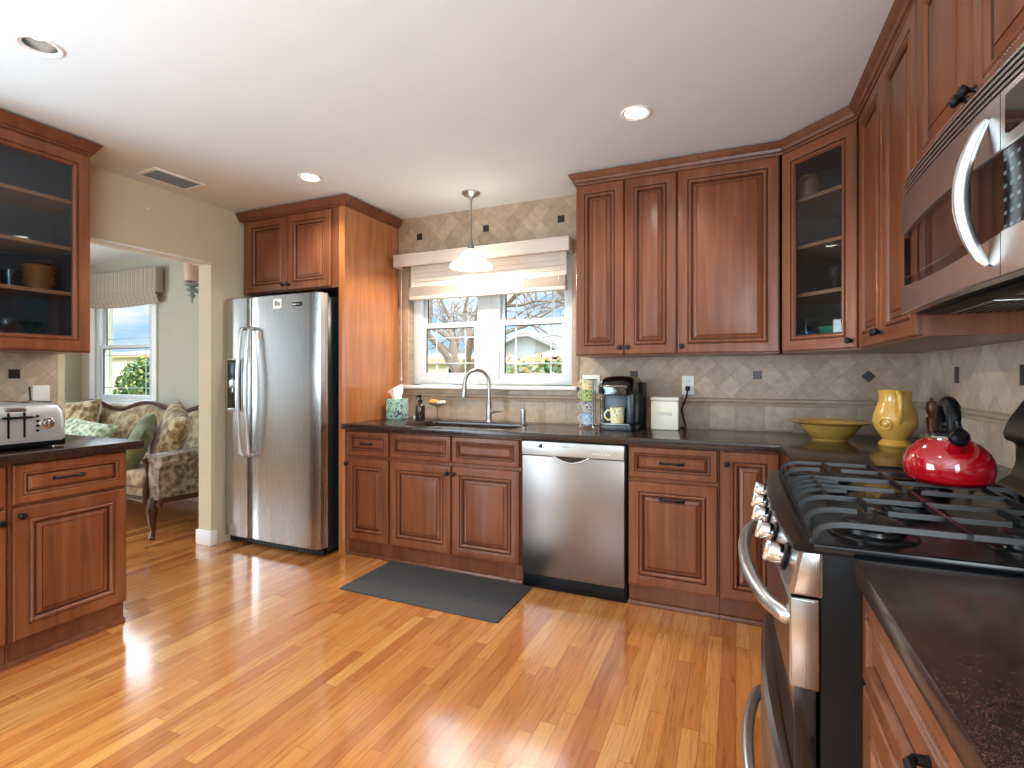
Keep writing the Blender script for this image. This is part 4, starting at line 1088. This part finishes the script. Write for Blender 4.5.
# lower oven door and storage drawer
m = bowed([(.040, .075, 0), (-.010, .075, 1), (-.016, .085, 1), (-.016, .440, 1), (-.006, .452, 1), (.040, .455, 0)], .006, RW-.006, .022, 'steel')
ld = m.build('lower_oven_door', t)
oven_handle(ld, .235, .07, RW-.07, .060, .01)
# end cap trim on the side towards the camera
m = MB(); m.prism([(-.002, .815), (.042, .815), (.042, .893), (.014, .893)], RW-.006, RW+.002, 'steel_v', 'x', .002); m.prism([(-.006, .645), (.040, .640), (.040, .804), (-.006, .806)], RW-.005, RW+.001, 'steel_v', 'x', .002); m.build('end_cap', t)
# backguard
m = MB(); m.prism([(.565, .912), (.575, .924), (.600, .945), (.612, .98), (.612, 1.032), (.588, 1.042), (.584, 1.062), (.598, 1.10), (.660, 1.205), (.68, 1.218), (.74, 1.218), (.77, .912)], .004, RW-.004, 'black_plastic', 'x', .006); bg = m.build('backguard', t)
m = MB(); M = Matrix.Translation((RW/2, .626, 1.15)) @ Matrix.Rotation(R(-30), 4, 'X'); m.box(-.13, .13, -.006, .004, -.035, .035, 'dark_glass', .004, 2, M)
m.build('display', bg)
m = MB()
for k in range(12):
    M = Matrix.Translation((RW/2+(-.30 if k < 6 else .15)+(k % 6)*.03, .626, 1.15)) @ Matrix.Rotation(R(-30), 4, 'X'); m.box(-.008, .008, -.006, .004, -.008, .008, 'nickel', .002, 2, M)
m.build('button', bg)
# burners and grates
for (x, y, r) in ((.145, .15, .046), (.145, .39, .036), (RW/2, .27, .052), (RW-.145, .15, .05), (RW-.145, .39, .040)):
    m = MB(); m.lathe([(r*1.55, .902), (r*1.5, .907), (r*1.15, .910), (r*1.1, .918), (r*.95, .920)], (x, y, 0), 'black_enamel', 26); m.lathe([(r, .919), (r*1.04, .922), (r*1.02, .930), (r*.9, .933), (.002, .934)], (x, y, 0), 'cast_iron', 26); m.build('burner', t)
def bar(m, pts, w=.0075, h=.011):
    """flat topped cast bar through the points"""
    pts = [Vector(p) for p in pts]; rings = []
    for i, p in enumerate(pts):
        d = pts[min(i+1, len(pts)-1)]-pts[max(i-1, 0)]; n = Vector((-d.y, d.x, 0))
        if n.length < 1e-6: n = Vector((1, 0, 0))
        n.normalize(); dn = d.normalized(); u = n.cross(dn); u = u if u.z >= 0 else -u
        if abs(u.z) < .3: u = (u+Vector((0, 0, .01)))
        n *= w/2
        rings.append([tuple(p-n-u*h), tuple(p+n-u*h), tuple(p+n*.8), tuple(p-n*.8)])
    m.loft(rings, 'cast_iron')
ZT, ZR = .950, .908
for g in range(3):
    x0 = .020+g*(RW-.040)/3+.002; x1 = .020+(g+1)*(RW-.040)/3-.002; y0, y1 = .040, .52; xc = (x0+x1)/2
    m = MB()
    def front(x, yend, w=.008, h=.010):                 # bar curving up from the front rail and running back
        bar(m, [(x, y0-.010, ZR), (x, y0-.007, ZR+.020), (x, y0+.004, ZR+.032), (x, y0+.022, ZT-.003), (x, y0+.045, ZT), (x, yend, ZT)], w, h)
    def back(x): bar(m, [(x, .26, ZT), (x, y1-.03, ZT), (x, y1-.008, ZT-.010), (x, y1, ZR)], .008, .010)
    for x in ([x0+.005] if g < 2 else [x0+.005, x1-.005]): front(x, .27); back(x)
    bar(m, [(x0+.002, y0-.010, ZR+.008), (x1-.002, y0-.010, ZR+.008)], .006, .008)
    burners_ = (.15, .39) if g != 1 else (.27,)
    for y in ((.27, .50) if g != 1 else (.09, .45)): bar(m, [(x0+.006, y, ZT-.0005), (x1-.002, y, ZT-.0005)], .009, .011)
    for yc in burners_:
        for sgn in (-1, 1): bar(m, [(xc+sgn*.024, yc, ZT+.001), (xc+sgn*.05, yc, ZT+.002), (xc+sgn*((x1-x0)/2-.004), yc, ZT)], .009, .013)
        nxt = [y for y in ((.27, .50) if g != 1 else (.45,)) if y > yc][0]
        bar(m, [(xc, yc+.026, ZT+.001), (xc, nxt, ZT)], .008, .010)
        if yc > .3: bar(m, [(xc, .27, ZT), (xc, yc-.026, ZT+.001)], .008, .010)
    front(xc, burners_[0]-.026)
    if g == 1:
        for k in (-1, 1): front(xc+k*.055, .14, .006, .008)
    m.build('grate', t)
# kettle on the back of the range
KX, KY = .487, 1.62
t = thing('kettle', 'red enamel kettle with black handle standing on the stove', 'kettle', (KX, KY, .951), R(-94))
t.scale = (.94, .94, 1.06)
m = MB(); m.lathe([(.070, 0), (.080, .002), (.092, .012), (.098, .034), (.096, .055), (.086, .075), (.066, .094), (.046, .105), (.040, .107)], (0, 0, 0), 'red_enamel', 44); m.build('body', t)
m = MB(); m.lathe([(.047, .104), (.049, .108), (.044, .112), (.040, .112)], (0, 0, 0), 'chrome', 32); m.lathe([(.041, .110), (.038, .118), (.012, .124), (.008, .130), (.013, .136), (.012, .142), (.002, .145)], (0, 0, 0), 'black_satin', 28); m.build('lid', t)
m = MB(); m.tube([(.062, 0, .085), (.085, 0, .105), (.100, 0, .117)], [.026, .020, .017], 'red_enamel', 18); m.build('spout', t)
m = MB(); m.tube([(.094, 0, .112), (.105, 0, .121), (.112, 0, .127)], [.0205, .0205, .014], 'black_satin', 18); m.tube([(.103, 0, .134), (.095, 0, .145), (.078, 0, .150)], [.007, .006, .005], 'black_satin', 10); m.build('whistle', t)
m = MB(); pts = [(.048, 0, .098), (.055, 0, .124), (.052, 0, .158), (.036, 0, .182), (.008, 0, .190), (-.022, 0, .182), (-.040, 0, .158), (-.046, 0, .124), (-.044, 0, .098)]
m.tube(pts, [.008, .0105, .013, .0145, .015, .0145, .013, .0105, .008], 'black_satin', 14, 1.25, (0, 1, 0)); m.build('handle', t, smooth=50)

# ------------------------------------------------------------------ over-the-range microwave
MY = 1.902; MW = .762; MZ0, MZ1 = 1.405, 1.805
t = thing('microwave', 'stainless over the range microwave with a curved handle', 'microwave', (.460, MY, 0), -PI/2)
m = MB(); m.box(.003, MW-.003, .030, .424, MZ0, MZ1, 'black_satin', .003); m.build('body', t)
XD = .652
def mbow(x): u = x/MW*2-1; return -.012*(1-u*u)
def panel(m, xa, xb, za, zb, mt, y=0.0, n=12, th=.03, curve=None):
    """bowed front skin between two heights; curve(x) shifts the lower/upper edge"""
    rings = []
    for k in range(n+1):
        x = xa+(xb-xa)*k/n; b = mbow(x)+y; c0, c1 = curve(x) if curve else (0, 0)
        rings.append([(x, b+th, za+c0), (x, b+.002, za+c0), (x, b, za+c0+.003), (x, b, zb+c1-.003), (x, b+.002, zb+c1), (x, b+th, zb+c1)])
    m.loft(rings, mt)
ZA, ZB = 1.490, 1.640
def smile(x): u = x/XD*2-1; return -.016*(1-u*u)
m = MB(); panel(m, 0, XD, ZB, 1.752, 'steel_microwave', curve=lambda x: (-smile(x)*.6, 0)); panel(m, 0, XD, MZ0, ZA, 'steel_microwave', curve=lambda x: (0, smile(x)))
d = m.build('door', t)
m = MB(); panel(m, .006, XD, ZA-.02, ZB+.015, 'black_gloss', .006, th=.02); m.build('window_frame', d)
m = MB(); panel(m, .045, XD-.14, ZA+.020, ZB-.018, 'dark_glass', .0045, th=.01, curve=lambda x: (smile(x)*.6, -smile(x)*.4)); m.build('window', d)
m = MB(); hx = XD-.055; pts = []
for k in range(21):
    u = k/20; s = math.sin(PI*u)**.8; pts.append((hx+.012*(1-s), mbow(hx)-.002-.037*s, MZ0+.030+(1.735-MZ0-.045)*u))
m.tube(pts, [.006]+[.010+.004*math.sin(PI*k/20) for k in range(1, 20)]+[.006], 'stainless_plain', 14, .72, (1, 0, 0)); m.build('handle', d)
m = MB(); panel(m, XD+.003, MW, MZ0, ZA+.002, 'steel_microwave', n=6); m.build('fascia', t)
m = MB(); panel(m, XD+.003, MW, ZB, 1.752, 'steel_microwave', n=6); cp = m.build('control_panel', t)
m = MB(); panel(m, XD+.003, MW-.008, ZA-.006, ZB+.006, 'keypad', .004, 6, .02); m.build('keypad', cp)
m = MB(); panel(m, XD+.022, MW-.02, ZB+.022, 1.738, 'dark_glass', -.002, 5, .01); m.build('display', cp)
m = MB(); panel(m, 0, MW, 1.754, MZ1, 'black_satin', .014, 12, .02)
for k in range(4): z = 1.757+k*.0125; panel(m, 0, MW, z, z+.0065, 'steel_microwave', 0, 12, .016)
m.build('vent_grille', t)
m = MB(); m.box(.02, MW-.02, .05, .40, MZ0-.006, MZ0+.002, 'black_satin', .002)
for xa, xb in ((.06, .33), (.43, .70)):
    m.box(xa, xb, .10, .30, MZ0-.009, MZ0-.004, 'nickel', .001)
    for k in range(9): m.box(xa+.01, xb-.01, .112+k*.021, .120+k*.021, MZ0-.0105, MZ0-.0085, 'black_satin')
m.build('underside_filter', t)

# ------------------------------------------------------------------ toaster
TX = -2.835; t = thing('toaster', 'brushed steel four slot toaster on the granite counter', 'toaster', (TX, 1.175, .895), PI/2)
w = .185; dp = .27
m = MB(); m.box(-w+.004, w-.004, .004, dp-.004, .008, .040, 'black_satin', .008, 3)
for x in (-.15, .15):
    for y in (.04, .23): m.cyl((x, y, 0), (x, y, .012), .012, 'nickel', 12)
m.build('base', t)
m = MB(); prof = []
for z, ins in ((.032, .002), (.05, 0), (.16, .004), (.185, .012), (.200, .028), (.206, .05)):
    prof.append([(x, y, z) for x, y in rrect(-w+ins, w-ins, ins, dp-ins, .028)])
m.loft(prof, 'toaster_steel'); m.build('shell', t, smooth=40)
m = MB()
for x in (-.13, -.05, .05, .13): m.box(x-.013, x+.013, .045, dp-.05, .202, .2075, 'black_satin', .003)
m.build('slot', t)
for x in (-.108, .108):
    m = MB(); M = Matrix.Translation((x, .0, .112)) @ Matrix.Rotation(R(90), 4, 'X'); m.lathe([(.025, -.004), (.025, .003), (.020, .005)], (0, 0, 0), 'chrome', 24, M); m.lathe([(.016, .004), (.0165, .014), (.015, .018), (.002, .019)], (0, 0, 0), 'nickel', 22, M); m.box(-.004, .004, -.014, .014, .017, .022, 'chrome', .002, 2, M); m.build('knob', t)
m = MB()
for x in (-.027, .027): m.box(x-.004, x+.004, -.002, .006, .055, .165, 'black_satin', .002)
m.build('lever_slot', t)
for x in (-.027, .027):
    m = MB(); m.box(x-.026, x+.026, -.020, .0, .138, .148, 'black_satin', .004); m.build('lever', t)
m = MB()
for x in (-.072, .072):
    for k in range(4): m.cyl((x, .004, .082+k*.021), (x, -.004, .082+k*.021), .0055, 'black_satin', 12)
m.build('button', t)
m = MB(); m.box(-.036, .036, .006, .014, .166, .186, 'nickel', .002); m.build('badge', t)
t = thing('electric_cord', 'dark cord rising behind the toaster to the tile', 'cord', (XL+.02, 1.472, .9))
m = MB(); m.tube([(.004, 0, .26), (.012, 0, .20), (.016, .002, .10), (.012, -.02, .006), (.06, -.05, .006)], .004, 'black_satin', 8); m.build('cable', t)

# ------------------------------------------------------------------ things behind the glass doors
def vessel(name, label, cat, loc, prof, mt, group=None, seg=28):
    m = MB(); m.lathe(prof, (0, 0, 0), mt, seg, cap=False); o = m.build(name, None, loc); return tag(o, label, cat, group)
SZ = [1.357, 1.650, 1.882, 2.122]                # tops of the floor and shelves
px, py = -3.265, 1.440
for k in range(4):
    vessel('clay_bowl', ['terracotta bowl at the bottom of the stack behind the glass door', 'terracotta bowl second from the shelf in the glass cabinet', 'terracotta bowl third from the shelf in the glass cabinet', 'topmost terracotta bowl of the stack in the glass cabinet'][k], 'bowl', (px, py, SZ[1]+k*.026),
           [(.002, .004), (.042, .0), (.046, .004), (.052, .022), (.064, .046), (.068, .050), (.064, .05), (.048, .02), (.002, .010)], 'ceramic_clay')
vessel('saucer', 'grey dish resting on top of the terracotta bowls', 'dish', (px+.01, py+.01, SZ[1]+.129), [(.002, .002), (.02, 0), (.038, .012), (.040, .014), (.02, .006), (.002, .005)], 'nickel')
for k, (x, y) in enumerate(((-3.25, 1.32), (-3.30, 1.24), (-3.22, 1.235))):
    vessel('tumbler', ['clear tumbler beside the terracotta bowls', 'clear tumbler at the back of the middle shelf', 'clear tumbler at the front of the middle shelf'][k], 'glass', (x, y, SZ[1]), [(.002, .008), (.030, .006), (.030, 0), (.034, .085), (.031, .085), (.028, .01), (.002, .01)], 'clear_glass')
vessel('martini_glass', 'martini glass with wide flared bowl on the lowest glass cabinet shelf', 'glass', (-3.25, 1.405, SZ[0]), [(.034, 0), (.032, .003), (.006, .008), (.004, .07), (.058, .135), (.056, .135), (.004, .076), (.002, .075)], 'clear_glass')
vessel('wine_glass', 'stemmed wine glass on the lowest glass cabinet shelf', 'glass', (-3.27, 1.315, SZ[0]), [(.034, 0), (.032, .003), (.006, .008), (.004, .06), (.022, .075), (.036, .11), (.032, .145), (.030, .145), (.033, .11), (.002, .07)], 'clear_glass')
vessel('glass_cup', 'low round glass cup beside the martini glass', 'cup', (-3.22, 1.455, SZ[0]), [(.002, .004), (.022, 0), (.032, .03), (.030, .044), (.027, .044), (.029, .03), (.002, .007)], 'clear_glass')
vessel('dark_bowl', 'small dark bowl on the lowest shelf behind glass', 'bowl', (-3.27, 1.505, SZ[0]), [(.002, .004), (.02, 0), (.036, .03), (.038, .046), (.034, .046), (.02, .01), (.002, .008)], 'dark_bowl')
m = MB(); m.box(-.030, .030, -.026, .026, 0, .052, 'lime_box', .006); m.box(-.031, .031, -.027, .027, .040, .044, 'lime_box', .001); o = m.build('tin_box', None, (-3.235, 1.538, SZ[0]), (0, 0, .05)); tag(o, 'small olive green box at the end of the lowest shelf', 'box')
# corner cabinet
gx, gy = .468, 2.985
vessel('green_bowl', 'green bowl on the bottom of the corner glass cabinet', 'bowl', (gx, gy, SZ[0]), [(.002, .006), (.045, 0), (.052, .01), (.072, .06), (.092, .105), (.088, .105), (.066, .06), (.04, .014), (.002, .012)], 'ceramic_green', None, 36)
vessel('blue_glass', 'blue glass beside the green bowl', 'glass', (.345, 3.035, SZ[0]), [(.002, .008), (.024, 0), (.030, .09), (.027, .09), (.02, .01), (.002, .01)], 'blue_cup')
vessel('blue_glass', 'dark blue glass at the inner edge of the corner cabinet', 'glass', (.300, 3.09, SZ[0]), [(.002, .008), (.024, 0), (.030, .085), (.027, .085), (.02, .01), (.002, .01)], 'blue_cup')
m = MB(); m.lathe([(.014, 0), (.016, .02), (.011, .04), (.015, .055), (.012, .07), (.002, .076)], (0, 0, 0), 'ceramic_clay', 16); o = m.build('figurine', None, (.41, 3.10, SZ[0])); tag(o, 'small clay figurine behind the green bowl', 'figurine')
for k, (x, y) in enumerate(((.50, 2.93), (.53, 3.02), (.46, 3.06))):
    vessel('goblet', ['clear goblet at the front of the second corner shelf', 'clear goblet by the side wall of the corner cabinet', 'clear goblet at the back of the second corner shelf'][k], 'glass', (x, y, SZ[1]), [(.028, 0), (.026, .003), (.005, .008), (.004, .05), (.026, .07), (.031, .10), (.028, .125), (.026, .125), (.028, .1), (.002, .06)], 'clear_glass')
vessel('clay_jar', 'rounded clay jar on the topmost corner shelf', 'jar', (.345, 3.06, SZ[3]), [(.002, .004), (.04, 0), (.058, .05), (.052, .10), (.035, .12), (.038, .13), (.032, .13), (.03, .12), (.002, .01)], 'ceramic_clay')

# ------------------------------------------------------------------ living room
def pillow(name, label, loc, rot, w, h, th, mt):
    m = MB(); n = 14; top = []; bot = []
    for i in range(n+1):
        for sgn, L_ in ((1, top), (-1, bot)):
            row = []
            for j in range(n+1):
                u = i/n*2-1; v = j/n*2-1
                k = (max(0, (1-u**4)*(1-v**4)))**.5
                pin = 1-.07*(1-abs(u))*abs(v)**2; pin2 = 1-.07*(1-abs(v))*abs(u)**2
                row.append((u*w/2*pin2, sgn*th/2*k, v*h/2*pin))
            L_.append(row)
    m.loft(top, mt, False, False); m.loft(bot, mt, False, False)
    bmesh.ops.remove_doubles(m.bm, verts=m.bm.verts, dist=1e-4)
    o = m.build(name, None, loc, rot, smooth=60); return tag(o, label, 'cushion')
SX_0, SX_1, SYF, SYB = -6.62, -3.90, 2.42, 3.30     # sofa extents
t = thing('sofa', 'antique carved wood sofa in brown damask under the living room window', 'sofa', ((SX_0+SX_1)/2, SYF, 0))
hw_ = (SX_1-SX_0)/2
def back_top(x): u = x/hw_; return .885+.055*math.cos(u*PI*2.0*1.5)*(.6+.4*abs(u))+.03*(1-u*u)
m = MB(); rings = []
for k in range(41):
    x = -hw_+.05+(2*hw_-.10)*k/40; zt = back_top(x)-.015
    rings.append([(x, .60, .40), (x, .64, .60), (x, .685, zt-.06), (x, .715, zt-.01), (x, .755, zt), (x, .80, zt-.01), (x, .82, zt-.06), (x, .82, .30), (x, .64, .30)])
m.loft(rings, 'damask'); m.build('back', t, smooth=60)
m = MB(); pts = [(-hw_+.03, .70, .60)]+[(-hw_+.05+(2*hw_-.10)*k/40, .765, back_top(-hw_+.05+(2*hw_-.10)*k/40)+.008) for k in range(41)]+[(hw_-.03, .70, .60)]
m.tube(pts, .021, 'sofa_wood', 10); m.build('crest_rail', t)
m = MB(); m.box(-hw_+.02, hw_-.02, .04, .80, .28, .375, 'damask', .03, 3); m.build('seat_base', t)
m = MB(); P = [(-hw_, .30)]
for k in range(25):
    u = k/24; P.append((-hw_+.0+2*hw_*u, .245+.028*abs(math.sin(u*PI*3))))
P += [(hw_, .30)]; m.prism(P, .015, .045, 'sofa_wood', 'y', .004); m.build('apron', t)
for k in range(3):
    cwid = (2*hw_-.30)/3; a = -hw_+.15+k*cwid
    m = MB(); m.box(a+.004, a+cwid-.004, .0, .66, .37, .50, 'floral_brown' if False else 'damask', .04, 4); m.build('seat_cushion', t, smooth=60)
for s in (-1, 1):
    m = MB(); rings = []
    for k in range(13):
        u = k/12; y = .015+.74*u; zt = .605+.015*math.sin(PI*u)+.16*max(0, u-.62)
        xo = s*hw_; xi = s*(hw_-.17); fl = .045*(1-u)
        rings.append([(xi, y, .28), (xi, y, zt-.02), (xi+s*.02, y-.01*(1-u), zt+.012), ((xi+xo)/2, y-.015*(1-u), zt+.028), (xo+s*fl*.6, y-.01*(1-u), zt+.012), (xo+s*fl, y, zt-.035), (xo, y, zt-.075), (xo-s*.01, y, .28)])
    m.loft(rings, 'damask_dark'); m.build('arm', t, smooth=50)
    m = MB(); rail_ = []
    for (y, z) in ((-.005, .27), (.0, .40), (.022, .49), (.004, .56), (-.012, .60)): rail_.append((s*(hw_-.13), y, z))
    m.tube(rail_, [.022, .020, .018, .022, .018], 'sofa_wood', 10); m.build('arm_post', t)
    m = MB(); m.tube([(s*(hw_-.01), .03, .29), (s*hw_, .40, .275), (s*hw_, .80, .29)], .02, 'sofa_wood', 8); m.build('side_rail', t)
for sx in (-1, 1):
    for sy in (0, 1):
        m = MB(); x = sx*(hw_-.10); y = .035 if sy == 0 else .76; f = -1 if sy == 0 else 1
        m.tube([(x, y, .29), (x+sx*.018, y+f*.022, .23), (x+sx*.012, y+f*.014, .14), (x-sx*.002, y, .06), (x+sx*.016, y+f*.02, .016), (x+sx*.022, y+f*.028, 0)], [.042, .040, .028, .019, .021, .024], 'sofa_wood', 12); m.build('leg', t)
pillow('cushion', 'brown floral cushion leaning on the sofa arm', (-4.19, 2.70, .715), (R(-18), R(16), R(-28)), .54, .52, .17, 'floral_brown')
pillow('cushion', 'olive velvet cushion in front of the brown floral cushion', (-4.36, 2.56, .675), (R(-24), R(20), R(-42)), .40, .42, .15, 'velvet_green')
pillow('cushion', 'pale green floral cushion lying low behind the counter end', (-5.55, 2.78, .655), (R(-34), R(6), R(6)), .62, .32, .16, 'green_floral')
pillow('cushion', 'tan floral cushion at the far end of the sofa back', (-6.05, 2.95, .745), (R(-16), R(-5), R(14)), .56, .46, .17, 'floral_brown')
t = thing('roman_shade', 'striped roman shade over the living room window', 'window shade', (-5.88, YB-.02, 1.985))
m = MB(); m.box(-.60, .60, -.075, 0, .07, .32, 'shade_stripe', .006); m.build('valance', t)
m = MB()
for k in range(4):
    z0 = -.035+k*.035; rings = [[(x, -.03-.012*k-.018*math.sin(PI*q/6), z0-.02*(1-(x/.52)**2)+.055*q/6) for q in range(7)] for x in [-.58+.116*i for i in range(11)]]
    m.loft(rings, 'shade_stripe', False, False)
m.build('folds', t, recalc=False)
t = thing('wall_sconce', 'wall sconce with blush shade on the pale living room wall', 'wall lamp', (-4.72, YB, 2.06))
m = MB(); m.lathe([(.058, .05), (.078, .27), (.075, .27), (.055, .05)], (0, -.11, 0), 'label_pink', 24, cap=False); m.build('lamp_shade', t)
m = MB(); m.lathe([(.075, .030), (.06, .010), (.02, -.005), (.055, -.03), (.04, -.045), (.012, -.055), (.032, -.085), (.012, -.11), (.006, -.15), (.002, -.16)], (0, -.11, 0), 'siding_grey', 20); m.tube([(0, -.11, -.03), (0, -.05, -.05), (0, -.004, -.02)], .009, 'siding_grey', 8); m.lathe([(.04, -.02), (.03, .01), (.002, .014)], (0, 0, 0), 'siding_grey', 18, Matrix.Rotation(R(90), 4, 'X')); m.build('bracket', t)
m = MB(); m.tube([(0, -.012, -.10), (0, -.010, -.6), (0, -.008, -1.2)], .005, 'white_plastic', 6); m.build('cord_cover', t)
